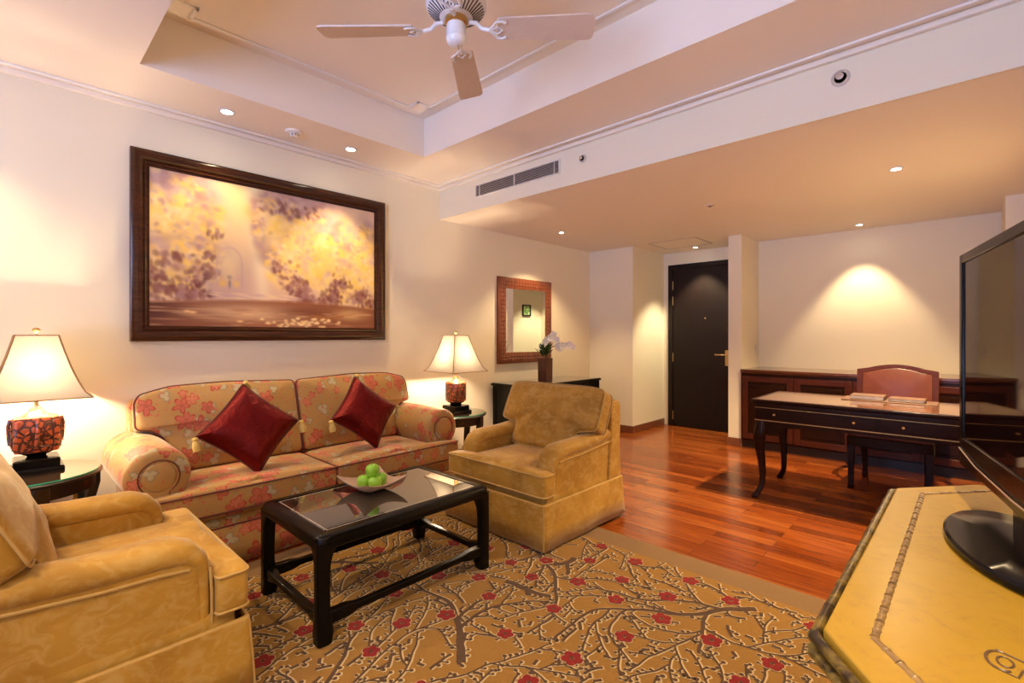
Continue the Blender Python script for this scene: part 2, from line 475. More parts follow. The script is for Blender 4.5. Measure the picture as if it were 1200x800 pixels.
# tray ceiling moulding with stepped corners
def stroke(pts, w, z0, z1):
    g = G()
    for (a, b), (c, d) in zip(pts, pts[1:]):
        x0, x1 = sorted((a, c)); y0, y1 = sorted((b, d))
        g.add(box(x0-w/2, x1+w/2, y0-w/2, y1+w/2, z0, z1))
    return g
i = .10; j = .21
x0, x1, y0, y1 = TX0, TX1, TY0, TY1
pts = [(x0+j, y0+i), (x1-j, y0+i), (x1-j, y0+j), (x1-i, y0+j), (x1-i, y1-j), (x1-j, y1-j), (x1-j, y1-i), (x0+j, y1-i), (x0+j, y1-j), (x0+i, y1-j), (x0+i, y0+j), (x0+j, y0+j), (x0+j, y0+i)]
struct('trim_3', stroke(pts, .022, ZT-.012, ZT), 'trimwhite', .004)
# baseboards
bb = .09; bt = .014
def base(name, *b): 
    g = G()
    for q in b: g.add(box(*q))
    struct(name, g, 'baseboard', .003)
base('baseboard_left', (XL, XL+bt, YB, NY, 0, bb))
base('baseboard_nib', (XL+bt, NX+bt, NY-bt, NY, 0, bb), (NX, NX+bt, NY, YD, 0, bb))
base('baseboard_pillar', (PX0-bt, PX1, PY-bt, PY, 0, bb), (PX0-bt, PX0, PY, YD, 0, bb))
base('baseboard_right', (XR-bt, XR, YB, 5.65, 0, bb))
base('baseboard_niche_end', (.215, XR-bt, 5.65-bt, 5.65, 0, bb))
base('baseboard_back', (XL+bt, XR-bt, YB, YB+bt, 0, bb))
# entrance door
struct('door_light_block', G().add(box(DX0-.1, DX1+.1, YD+.12, YD+.2, -.08, ZL)), 'wall')  # added unseen box, blocks outdoor light leaking in under the door
d = props(G().add(box(DX0, DX0+.06, YD-.02, YD+.1, 0, DZ)).add(box(DX1-.06, DX1, YD-.02, YD+.1, 0, DZ)).add(box(DX0+.06, DX1-.06, YD-.02, YD+.1, DZ-.06, DZ)).build('door_1', 'door_wood', bevel=.003), kind='structure')
G().add(box(DX0+.062, DX1-.062, YD+.0, YD+.05, .006, DZ-.062)).build('door_leaf', 'door_wood', d, bevel=.002)
for z in (1.94, 1.73, .95, .15):
    G().add(lathe([(.006, -.06), (.008, -.058), (.008, .058), (.006, .06)], 10), 0, T(DX0+.062, YD-.004, z)).build('hinge', 'brass', d)
g = G().add(box(-2.285, -2.24, YD-.012, YD+.002, .86, 1.06)); g.add(tube([(-2.278, YD-.012, 1.0), (-2.278, YD-.05, 1.0), (-2.285, YD-.055, 1.0), (-2.40, YD-.055, 1.0)], .009, 8))
props(g.build('door_handle', 'brass', d, bevel=.002), 'brass lever handle')
G().add(lathe([(.012, 0), (.012, .008), (.006, .010), (.005, .002)], 14), 0, T(-2.545, YD+.001, 1.48, 90)).build('peephole', 'brass', d)

# ------------------------------------------------------------------ ceiling fittings
def downlight(x, y, z, label, r=.042, group=None, en=40, ang=80, col=(1, .74, .45), blend=.5):
    t = thing('downlight', label, 'ceiling light', (x, y, z), 0, group)
    G().add(lathe([(r*.78, -.001), (r*1.15, -.001), (r*1.2, -.004), (r*.8, -.009), (r*.76, -.004)], 28)).build('trim_ring', 'white_metal', t)
    G().add(lathe([(.001, -.0045), (r*.76, -.0045), (r*.76, -.003), (.001, -.003)], 24)).build('bulb', 'lamp_glow', t)
    li = bpy.data.lights.new('downlight_beam', 'SPOT'); li.energy = en; li.spot_size = R(ang); li.spot_blend = blend
    li.color = col; li.shadow_soft_size = .025
    lo = bpy.data.objects.new('downlight_beam', li); COL.objects.link(lo); lo.parent = t; lo.location = (0, 0, -.02)
    return t
WARM = (1, .735, .40)
downlight(-3.475, 1.004, ZH, 'recessed ceiling light above left half of painting', en=18, ang=96, col=WARM)
downlight(-3.48, 1.864, ZH, 'recessed ceiling light above right half of painting', en=42, ang=78, col=WARM)
downlight(-.363, 4.195, ZL, 'recessed ceiling light over the writing desk', r=.036, en=260, ang=130, col=WARM, blend=.8)
downlight(-.822, 6.06, ZL, 'recessed ceiling light close to wall above wooden credenza', r=.036, en=55, ang=78, col=(1, .75, .42))
downlight(-2.566, 6.15, ZL, 'recessed ceiling light in front of the dark entrance door', r=.036, en=85, ang=84, col=(1, .86, .54))
downlight(-3.273, 4.257, ZL, 'tiny ceiling light near wall above the carved mirror', r=.03, en=48, ang=110, col=WARM)
# the rest of the row, out of the frame
for (x, y, z, e) in ((-3.48, -.6, ZH, 60), (-.75, -.7, ZH, 70), (.12, 1.15, ZH, 60), (-2.2, -1.3, ZH, 60), (-.9, 2.66, ZH, 22)):
    if y == 2.66: continue
    downlight(x, y, z, 'recessed ceiling light outside the view at %s' % {-.6: 'sofa wall corner', -.7: 'window side', 1.15: 'television wall', -1.3: 'back of the room'}[y], en=e, ang=110, col=WARM)

t = thing('smoke_detector', 'round white smoke detector between the two lights above painting', 'smoke detector', (-3.48, 1.43, ZH))
G().add(lathe([(.055, 0), (.055, -.012), (.045, -.016), (.001, -.016)], 28)).build('base', 'trimwhite', t)
G().add(lathe([(.03, -.016), (.03, -.034), (.022, -.042), (.001, -.043)], 24)).build('sensor_head', 'white_plastic', t)
for k in range(8):
    a = k*PI/4; G().add(box(-.003, .003, .0285, .0315, -.033, -.020), 0, T(0, 0, 0, 0, 0, math.degrees(a))).build('vent_slot', 'vent_dark', t)
t = thing('ceiling_sensor', 'small flat round disc sensor on the lower ceiling', 'sensor', (-1.646, 4.258, ZL))
G().add(lathe([(.035, 0), (.035, -.008), (.028, -.012), (.001, -.012)], 24)).build('cover', 'grey_slat', t)
G().add(lathe([(.010, -.012), (.010, -.017), (.001, -.018)], 12)).build('lens', 'vent_dark', t)
# access panel
t = thing('access_panel', 'square access panel in the ceiling before the door', 'ceiling panel', (-2.60, 5.78, ZL))
ring_band(-.30, .30, -.27, .27, .014, -.005, 0).build('frame', 'grey_slat', t)
G().add(box(-.284, .284, -.254, .254, -.003, 0)).build('panel', 'ceiling', t)
# air grille on beam
t = thing('air_vent', 'long slatted air conditioning grille on the ceiling beam', 'air vent', (-2.775, YM, 2.555))
G().add(box(-.475, .475, -.004, 0, -.05, .05)).build('backing', 'vent_dark', t)
g = G(); w = .008
for a in ((-.48, .48, -.012, 0, .048, .056), (-.48, .48, -.012, 0, -.056, -.048), (-.48, -.472, -.012, 0, -.048, .048), (.472, .48, -.012, 0, -.048, .048), (-.004, .004, -.013, -.003, -.048, .048), (-.43, -.426, -.013, -.003, -.048, .048), (.426, .43, -.013, -.003, -.048, .048)): g.add(box(*a))
g.build('frame', 'white_plastic', t)
for k in range(7):
    z = -.041+k*.0137
    G().add(box(-.471, .471, -.0045, .0045, -.0006, .0006), 0, T(0, -.0075, z, 40)).build('slat', 'grey_slat', t)
# sprinkler and round nozzle
def nozzle(x, z, r, label, name='sprinkler'):
    t = thing(name, label, 'sprinkler', (x, YM, z))
    X = T(0, 0, 0, 90)
    G().add(lathe([(r, 0), (r, .004), (r*.8, .010), (r*.55, .010), (r*.5, .003), (.001, .003)], 24), 0, X).build('escutcheon', 'grey_slat', t)
    G().add(lathe([(r*.62, .010), (r*.66, .012), (r*.70, .010)], 20), 0, X).add(lathe([(r*.5, .004), (r*.001, .0045)], 16), 0, X).build('ring', 'chrome', t)
    G().add(lathe([(r*.3, 0), (r*.3, .022), (r*.42, .026), (r*.42, .030), (.001, .032)], 16), 0, X).build('head', 'chrome', t)
    return t
nozzle(-2.085, 2.562, .03, 'small round metal sprinkler on beam beside air grille')
nozzle(-.481, 2.573, .042, 'larger round ribbed nozzle far right on the ceiling beam')

# ------------------------------------------------------------------ ceiling fan
fan = thing('ceiling_fan', 'white four blade ceiling fan with cream blades', 'ceiling fan', (-1.655, 1.39, 2.60))
G().add(lathe([(.001, .400), (.075, .400), (.075, .37), (.05, .335), (.018, .33), (.001, .33)], 28)).build('canopy', 'white_metal', fan)
G().add(lathe([(.012, .19), (.012, .34)], 14)).build('rod', 'white_metal', fan)
mh = G().add(lathe([(.001, .20), (.05, .20), (.07, .185), (.115, .165), (.132, .14), (.134, .105), (.130, .095), (.066, .052), (.001, .052)], 40)).build('motor_housing', 'white_metal', fan)
g = G()
for k in range(40):
    g.add(box(-.0028, .0028, -.030, .030, -.002, .002), 0, T(0, 0, 0, 0, 0, k*9) @ T(0, .098, .0735, 34))
props(g.build('vent_ribs', 'vent_dark', mh), None, kind='stuff')
G().add(lathe([(.05, .052), (.05, .032), (.042, .026), (.001, .026)], 28)).build('rotor', 'brass', fan)
G().add(lathe([(.001, .03), (.040, .03), (.043, .022), (.043, -.028), (.045, -.03), (.045, -.036), (.043, -.038), (.040, -.052), (.028, -.063), (.010, -.067), (.001, -.067)], 28)).build('switch_housing', 'white_metal', fan)
G().add(tube([(.01, .0, -.066), (.014, .0, -.078), (.016, 0, -.09)], .002, 6)).build('pull_chain', 'brass', fan)
for k in range(4):
    a = 131.7-90*k
    X = T(0, 0, 0, 0, 0, a)
    poly = rounded([(.185, -.055), (.61, -.068), (.61, .068), (.185, .055)], [.015, .035, .035, .015], 5)
    v, f = prism(poly, -.004, .004)
    b = G().add((v, f), 0, X @ T(0, 0, .008, -13)).build('blade', 'blade', fan)
    g = G(); g.add(tube([(.058, 0, .038), (.09, 0, .034), (.115, 0, .008), (.15, 0, .002)], .009, 8), 0, X)
    for s in (-1, 1):
        g.add(tube([(.145, 0, .001), (.165, s*.02, .0), (.18, s*.042, -.001), (.205, s*.045, -.001), (.222, s*.036, -.001)], .007, 8, flat=.6), 0, X @ T(0, 0, .0, -13))
    g.add(tube([(.15, 0, .0), (.185, .018, -.001), (.205, 0, -.001), (.185, -.018, -.001), (.15, 0, 0)], .004, 6), 0, X @ T(0, 0, 0, -13))
    g.build('blade_iron', 'white_metal', b)

# ------------------------------------------------------------------ painting
PY0, PY1, PZ0, PZ1 = .55, 2.341, 1.213, 2.42
pc = ((PY0+PY1)/2, (PZ0+PZ1)/2); hw, hh = (PY1-PY0)/2, (PZ1-PZ0)/2
pt = thing('painting', 'large painting of golden trees by water in dark frame', 'painting', (XL, pc[0], pc[1]-hh))
fw = .10
prof = [(0, 0), (0, .035), (.012, .045), (.03, .048), (.055, .036), (.07, .024), (.074, .03), (.084, .03), (.088, .018), (.1, .015), (.1, 0)]
def frame_geo(hw, hh, prof, cz=0):
    rings = []
    for sx, sz in ((-1, -1), (1, -1), (1, 1), (-1, 1)):
        rings.append([(h, sx*(hw-o), sz*(hh-o)+cz) for o, h in prof])
    v = [p for r in rings for p in r]; f = []; n = len(prof)
    for i in range(4):
        for j in range(n-1):
            a = i*n+j; b = ((i+1) % 4)*n+j; f.append((a, a+1, b+1, b))
    return v, f
M['frame_wood'] = wood('frame_walnut', (.022, .006, .002), (.080, .022, .006), rough=.2, axis='Y', coat=.1, spec=.35)
M['gilt'] = plain('gilt_edge', (.32, .17, .06), .35)
G().add(frame_geo(hw, hh, prof, hh)).build('frame', 'frame_wood', pt, sharp=50)
W_, H_ = 400, 264
prng = np.random.RandomState(3)
yy, xx = np.mgrid[0:H_, 0:W_]; U = xx/(W_-1); V = yy/(H_-1)     # V = 0 at top
def L3(*c): return np.array(c, float)
img = np.zeros((H_, W_, 3))
def blend(c, m): 
    global img
    img = img+(L3(*c)-img)*np.clip(m, 0, 1)[..., None]
img[:] = L3(.74, .53, .42)
blend((.70, .50, .44), np.clip(.5-V, 0, 1)*1.2)
blend((.93, .72, .40), np.exp(-((U-.33)/.10)**2)*np.clip(1.3-V*1.5, 0, 1))
blend((1, .90, .62), np.exp(-((U-.385-.05*V)/.035)**2)*np.clip(1.25-V, 0, 1))
blend((.97, .80, .50), np.exp(-((U-.90)/.12)**2-((V-.3)/.3)**2)*.8)
blend((.66, .46, .43), np.exp(-((U-.27)/.13)**2-((V-.70)/.14)**2)*.8)
def blob(u, v, ru, rv, c, al, ang=0, soft=1.):
    m_ = max(ru, rv)*1.7; x_0 = max(0, int((u-m_)*W_)); x_1 = min(W_, int((u+m_)*W_)+1)
    y_0 = max(0, int((v-m_*1.5)*H_)); y_1 = min(H_, int((v+m_*1.5)*H_)+1)
    if x_0 >= x_1 or y_0 >= y_1: return
    sl = (slice(y_0, y_1), slice(x_0, x_1))
    du = U[sl]-u; dv = (V[sl]-v)*.66; ca, sa = math.cos(ang), math.sin(ang)
    a = (du*ca+dv*sa)/ru; b = (-du*sa+dv*ca)/rv
    m = np.exp(-(a*a+b*b)**(1.6/soft))*al
    img[sl] += (np.array(c)-img[sl])*m[..., None]
golds = [(.95, .66, .14), (.95, .71, .24), (.92, .64, .25), (.96, .78, .42), (.88, .66, .38)]
mauve = [(.62, .44, .42), (.55, .37, .37), (.68, .50, .46), (.50, .30, .29), (.60, .38, .30)]
plum = [(.34, .15, .13), (.26, .10, .09), (.42, .20, .16)]
def canopy(u0, v0, ru, rv, n, topm, edge=.25):
    for ph_, (n_, s0, s1, al) in enumerate(((n//6, .030, .055, .55), (n//2, .014, .030, .6), (n//2, .007, .015, .5))):
        for _ in range(n_):
            a = prng.rand()*2*PI; q = prng.rand()**.55
            u = u0+math.cos(a)*q*ru; v = v0+math.sin(a)*q*rv
            pm = topm*max(0, (v0-v)/rv)+edge*max(0, q-.55)*1.6+.18
            r_ = prng.rand()
            if r_ < pm: c = mauve[prng.randint(5)]
            else: c = golds[prng.randint(5)]
            if ph_ == 2 and prng.rand() < .04 and v > v0: c = plum[prng.randint(3)]
            sz = s0+(s1-s0)*prng.rand()
            blob(u, v, sz*(1.0+prng.rand()*.5), sz*(.75+.4*prng.rand()), c, al, prng.rand()*PI)
canopy(.08, .30, .17, .36, 520, .75); canopy(.05, .62, .13, .17, 260, .1); canopy(.17, .55, .10, .15, 180, .2, .5)
canopy(.57, .22, .19, .30, 520, .95, .4); canopy(.62, .50, .18, .20, 520, .15, .35); canopy(.78, .42, .16, .28, 420, .5, .3)
canopy(.95, .50, .10, .38, 380, .35, .3); canopy(.84, .62, .11, .16, 220, .1)
for (u, v, n, su, sv) in ((.02, .66, 40, .03, .04), (.10, .56, 26, .04, .02), (.20, .62, 34, .03, .03), (.05, .76, 90, .06, .035), (.15, .72, 60, .035, .05), (.16, .79, 60, .04, .02), (.225, .36, 16, .02, .02), (.20, .52, 20, .03, .02),
                          (.49, .56, 26, .02, .03), (.56, .66, 50, .03, .05), (.60, .77, 90, .035, .03), (.61, .70, 50, .02, .04), (.76, .76, 90, .03, .03), (.77, .68, 50, .02, .04), (.81, .64, 40, .03, .02), (.92, .74, 70, .03, .04), (.97, .78, 40, .03, .02), (.66, .79, 40, .04, .01), (.52, .12, 30, .05, .04), (.62, .10, 24, .05, .03)):
    for _ in range(int(n*.7)):
        blob(u+prng.randn()*su*.8, v+prng.randn()*sv, .006+.007*prng.rand(), .008+.010*prng.rand(), (plum+mauve[3:4])[prng.randint(4)], .62, prng.randn()*.5)
# pale archway glimpsed in the mist
blob(.285, .54, .050, .085, (.78, .62, .44), .55); blob(.285, .60, .034, .060, (.88, .70, .42), .6)
for k in range(40):
    a = PI*k/39; blob(.288+.05*math.cos(a), .56-.11*math.sin(a), .005, .006, (.72, .50, .42), .5)
for u in (.238, .338):
    for k in range(12): blob(u, .56+.014*k, .005, .008, (.64, .46, .42), .4)
for (u, v, ru, rv, c, a) in ((.262, .70, .013, .016, (.90, .62, .18), .7), (.315, .70, .013, .018, (.9, .64, .2), .7), (.288, .70, .006, .022, (.30, .24, .26), .7), (.288, .655, .012, .010, (.45, .36, .30), .7)): blob(u, v, ru, rv, c, a)
for k in range(60):
    blob(.22+.36*prng.rand(), .76+.045*prng.rand(), .03, .004, [(.80, .60, .48), (.66, .46, .46), (.86, .66, .42)][prng.randint(3)], .5, .1)
# water
shore = .835-.03*np.sin((U-.1)*PI*1.1)
wm = np.clip((V-shore)/.01, 0, 1)[..., None]
wc = np.zeros_like(img); wc[:] = L3(.36, .15, .085)
wc += (L3(.80, .56, .36)-wc)*(np.exp(-((U-.36)/.2)**2-((V-.90)/.06)**2)*.85)[..., None]
wc += (L3(.88, .60, .30)-wc)*(np.exp(-((U-.86)/.08)**2-((V-.89)/.04)**2)*.8)[..., None]
wc += (L3(.12, .05, .05)-wc)*(np.exp(-((U-0)/.12)**2-((V-.9)/.1)**2)*.85)[..., None]; wc += (L3(.22, .08, .05)-wc)*(np.exp(-((U-.62)/.12)**2-((V-.88)/.03)**2)*.7)[..., None]
img = img*(1-wm)+wc*wm
img += (L3(.42, .18, .09)-img)*(np.exp(-((V-shore)/.007)**2)*.7)[..., None]
for _ in range(90):
    u = prng.rand(); v = .87+prng.rand()*.13
    blob(u, v, .02+.04*prng.rand(), .004, [(.86, .58, .34), (.55, .30, .18), (.35, .15, .08)][prng.randint(3)], .35)
for _ in range(46):
    u = .62+prng.randn()*.09; v = .955+prng.randn()*.022
    blob(u, v, .010, .006, (.97, .74, .42), .8)
for u, v in ((.13, .90), (.15, .905), (.33, .96), (.45, .97), (.79, .965), (.5, .985), (.7, .99)): blob(u, v, .014, .006, (.95, .66, .34), .8)
for k in range(14): blob(.66+.012*k, .905+.012*math.sin(k/13*PI), .010, .006, (.48, .20, .07), .7)
img = np.clip(img, 0, 1)**1.2*.95
iw, ih = hw-fw+.003, hh-fw+.003
vs = [(.014, -iw+2*iw*a/(W_-1), hh+ih-2*ih*b/(H_-1)) for b in range(H_) for a in range(W_)]
fs = [(b*W_+a, (b+1)*W_+a, (b+1)*W_+a+1, b*W_+a+1) for b in range(H_-1) for a in range(W_-1)]
me = bpy.data.meshes.new('canvas'); me.from_pydata(vs, [], fs); me.materials.append(M['canvas'])
ca = me.color_attributes.new('paint', 'FLOAT_COLOR', 'POINT')
ca.data.foreach_set('color', np.concatenate([img.reshape(-1, 3), np.ones((H_*W_, 1))], 1).astype(np.float32).ravel())
co = bpy.data.objects.new('canvas', me); COL.objects.link(co); co.parent = pt

# ------------------------------------------------------------------ mirror
mr = thing('wall_mirror', 'rectangular mirror in carved red brown wooden frame', 'mirror', (XL, 4.225, .935))
mw, mh_ = .4625, .485
prof2 = [(0, 0), (0, .03), (.015, .038), (.05, .038), (.10, .034), (.12, .028), (.128, .016), (.128, 0)]
fr = G().add(frame_geo(mw, mh_, prof2, mh_)).build('frame', 'mirror_wood', mr, sharp=45)
g = G()
for side in range(4):
    L = mw if side % 2 == 0 else mh_; n = int(2*(L-.05)/.045)
    for k in range(n):
        for row in (0, 1):
            p = -L+.05+(k+.5)*2*(L-.05)/n
            o = (mh_ if side % 2 == 0 else mw)-.045-row*.036
            s = 1 if side < 2 else -1
            c = (.037, p, s*o+mh_) if side % 2 == 0 else (.037, s*o, p+mh_)
            if side in (0, 2) or row == 0 or True:
                g.add(sphere(c, .016, 8, 5, (.45, 1, .75) if (k+row) % 2 else (.45, .75, 1)))
g.build('carving', 'mirror_wood', fr)
gl = G().add(box(0, .004, -mw+.12, mw-.12, -mh_+.12, mh_-.12)).build('mirror_glass', 'mirror', mr)
gl.location = (.02, 0, mh_); gl.rotation_euler = (0, 0, R(-1.1))

# small picture seen in the mirror, on the entry side of the pillar
t = thing('picture_frame', 'small black framed green picture reflected in the mirror', 'picture', (PX0, 6.05, 1.58), 180)
G().add(frame_geo(.10, .095, [(0, 0), (0, .02), (.02, .02), (.022, .01), (.022, 0)], .095)).build('frame', 'black_matt', t)
M['green_art'] = (lambda t_: (t_.bsdf(Base_Color=t_.ramp(t_.noise(t_.obj(), 30, 3), [(.35, (.03, .12, .04)), (.5, (.25, .45, .12)), (.65, (.75, .8, .6))]), Roughness=.5), t_.m)[1])(NT('green_art'))
G().add(box(.003, .010, -.08, .08, .018, .172)).build('art', 'green_art', t)

# switch plates
t = thing('light_switch', 'small white switch plate on the side of pillar wall', 'switch', (PX1, 6.25, 1.03))
G().add(box(0, .008, -.035, .035, 0, .115)).build('plate', 'white_plastic', t, bevel=.003)
for z in (.03, .07): G().add(box(.008, .012, -.012, .012, z, z+.022)).build('rocker', 'trimwhite', t, bevel=.001)

# ------------------------------------------------------------------ rug
rg = G()
RX0, RX1, RY0, RY1 = -2.86, .12, -1.0, 2.66
bw = .17
rg.add(box(RX0, RX1, RY0, RY1, .001, .009), 1)
rg.add(box(RX0+bw, RX1-bw, RY0+bw, RY1-bw, .009, .0105), 0)
ix0, ix1, iy0, iy1 = RX0+bw+.01, RX1-bw-.01, RY0+bw+.01, RY1-bw-.01
br = random.Random(11)
segs = []; tips = []
def inside(p, m=0): return ix0+m < p[0] < ix1-m and iy0+m < p[1] < iy1-m
occ = {}
bid = [0]
CELL = .0155
def near(p, me, par):
    kx, ky = int(p[0]/CELL), int(p[1]/CELL)
    for i in (-1, 0, 1):
        for j in (-1, 0, 1):
            q = occ.get((kx+i, ky+j))
            if q is not None and q != me and q != par: return True
    return False
queue = []
def grow(p, a, w, depth, left, par=-1):
    bid[0] += 1; me_ = bid[0]
    pts = [(p[0], p[1], w)]; trail = []
    drift = br.uniform(-.12, .12); k = 0
    while left > 0:
        st = .026; a += drift*.3+br.uniform(-.24, .24)
        p = (p[0]+math.cos(a)*st, p[1]+math.sin(a)*st); k += 1
        if not inside(p): break
        if near(p, me_, par if k < 4 else -1): break
        trail.append((int(p[0]/CELL), int(p[1]/CELL)))
        occ[trail[-1]] = me_
        w *= .966; left -= 1
        pts.append((p[0], p[1], max(w, .0055)))
        if depth < 5 and left > 2 and k > 1 and br.random() < .30:
            s = br.choice((-1, 1))
            queue.append((p, a+s*br.uniform(.55, 1.0), max(w*.66, .006), depth+1, int(left*.7)+4, me_))
        elif br.random() < .85:
            s = br.choice((-1, 1)); b = a+s*br.uniform(.7, 1.3); L = br.uniform(.010, .024)
            q = (p[0]+math.cos(b)*(L+w*.5), p[1]+math.sin(b)*(L+w*.5))
            if inside(q, .01): segs.append([(p[0], p[1], .0035), (q[0], q[1], .003)]); tips.append((q[0], q[1], br.uniform(.006, .010)))
        if br.random() < .10: drift = br.uniform(-.14, .14)
    if len(pts) > 1: segs.append(pts); tips.append((pts[-1][0], pts[-1][1], .008))
def flush():
    while queue:
        grow(*queue.pop(0))
roots = []
for k in range(7):
    roots.append((ix0+.1+(ix1-ix0-.2)*(k+.3*br.random())/7, iy0+.02, PI/2))
for (x, y, a) in roots: flush(); grow((x, y), a+br.uniform(-.3, .3), .034, 0, 46)
for (x, y, a, n) in ((-1.25, .3, 1.9, 70), (-.75, .25, 1.5, 70), (-1.75, .1, 1.7, 70), (-.3, .9, 2.3, 55), (-2.3, .3, 1.4, 70), (-1.0, 1.3, .9, 45), (-1.4, 1.2, 2.2, 45), (-.25, 1.7, 2.8, 45), (-2.6, 1.2, .5, 40), (-.2, .4, 2.2, 50), (-2.0, 2.2, -.3, 40), (-.7, 2.35, 3.6, 40), (-1.6, 2.2, -1.2, 40),
                     (-1.1, 1.9, 2.6, 35), (-.45, 1.3, 1.2, 35), (-1.7, 1.75, .4, 35), (-2.65, 2.0, -.6, 35), (-.9, .7, .4, 35), (-1.5, .7, 2.9, 35), (-2.4, .9, .3, 35)):
    grow((x, y), a, .034, 0, n)
flush()
for _ in range(1800):
    q = (br.uniform(ix0+.02, ix1-.02), br.uniform(iy0+.02, iy1-.02))
    if not near(q, -9, -9): grow(q, br.uniform(0, 6.28), .011, 2, 16); flush()
def ribbon(pts, extra, z, dz, mat):
    v = []; f = []
    n = len(pts)
    for i, (x, y, w) in enumerate(pts):
        a = pts[max(i-1, 0)]; b = pts[min(i+1, n-1)]
        dx, dy = b[0]-a[0], b[1]-a[1]; L = math.hypot(dx, dy) or 1
        nx, ny = -dy/L, dx/L; h = w/2*1.0+extra
        v += [(x+nx*h+dz[0], y+ny*h+dz[1], z), (x-nx*h+dz[0], y-ny*h+dz[1], z)]
        if i: k = 2*i; f.append((k-2, k-1, k+1, k))
    rg.add((v, f), mat)
def disc(x, y, r, z, mat, n=8, ph=0):
    rg.add(([(x+r*math.cos(ph+2*PI*k/n), y+r*math.sin(ph+2*PI*k/n), z) for k in range(n)], [tuple(range(n))]), mat)
for s in segs:
    zo = br.random()*.0007
    ribbon(s, .0045, .0110+zo, (.0025, .003), 3); ribbon(s, .0012, .0121+zo, (0, 0), 2)
for (x, y, r) in tips:
    disc(x+.002, y+.002, r+.004, .0113, 3, 7); disc(x, y, r, .0123, 2, 7)
fl = []
tries = 0
while len(fl) < 120 and tries < 20000:
    tries += 1
    s = br.choice(segs); p = br.choice(s)
    q = (p[0]+br.uniform(-.03, .03), p[1]+br.uniform(-.03, .03))
    if not inside(q, .05): continue
    if any((q[0]-a)**2+(q[1]-b)**2 < .19**2 for a, b in fl): continue
    fl.append(q)
for (x, y) in fl:
    r = br.uniform(.021, .026); ph = br.uniform(0, 6)
    for k in range(5):
        a = ph+k*2*PI/5
        disc(x+math.cos(a)*r*1.02, y+math.sin(a)*r*1.02, r*.74+.0035, .0126, 3, 9); 
    for k in range(5):
        a = ph+k*2*PI/5
        disc(x+math.cos(a)*r*1.02, y+math.sin(a)*r*1.02, r*.74, .0136+.0002*k, 4, 9)
    disc(x, y, r*.28, .0150, 2, 7)
# (two small layers keep every motif a hair above the pile)
rug = rg.build('area_rug', ['rug_gold', 'rug_border', 'rug_brown', 'rug_cream', 'rug_red'], flat=True)
props(rug, 'gold rug with brown branches and red blossoms on wooden floor', 'rug')
FZ = .0155   # top of pile

# ------------------------------------------------------------------ upholstery helpers
def piping(out, z, r=.006, X=None, step=.03):
    return tube([(x, y, z) for x, y in resample(out, step)], r, 6, True)

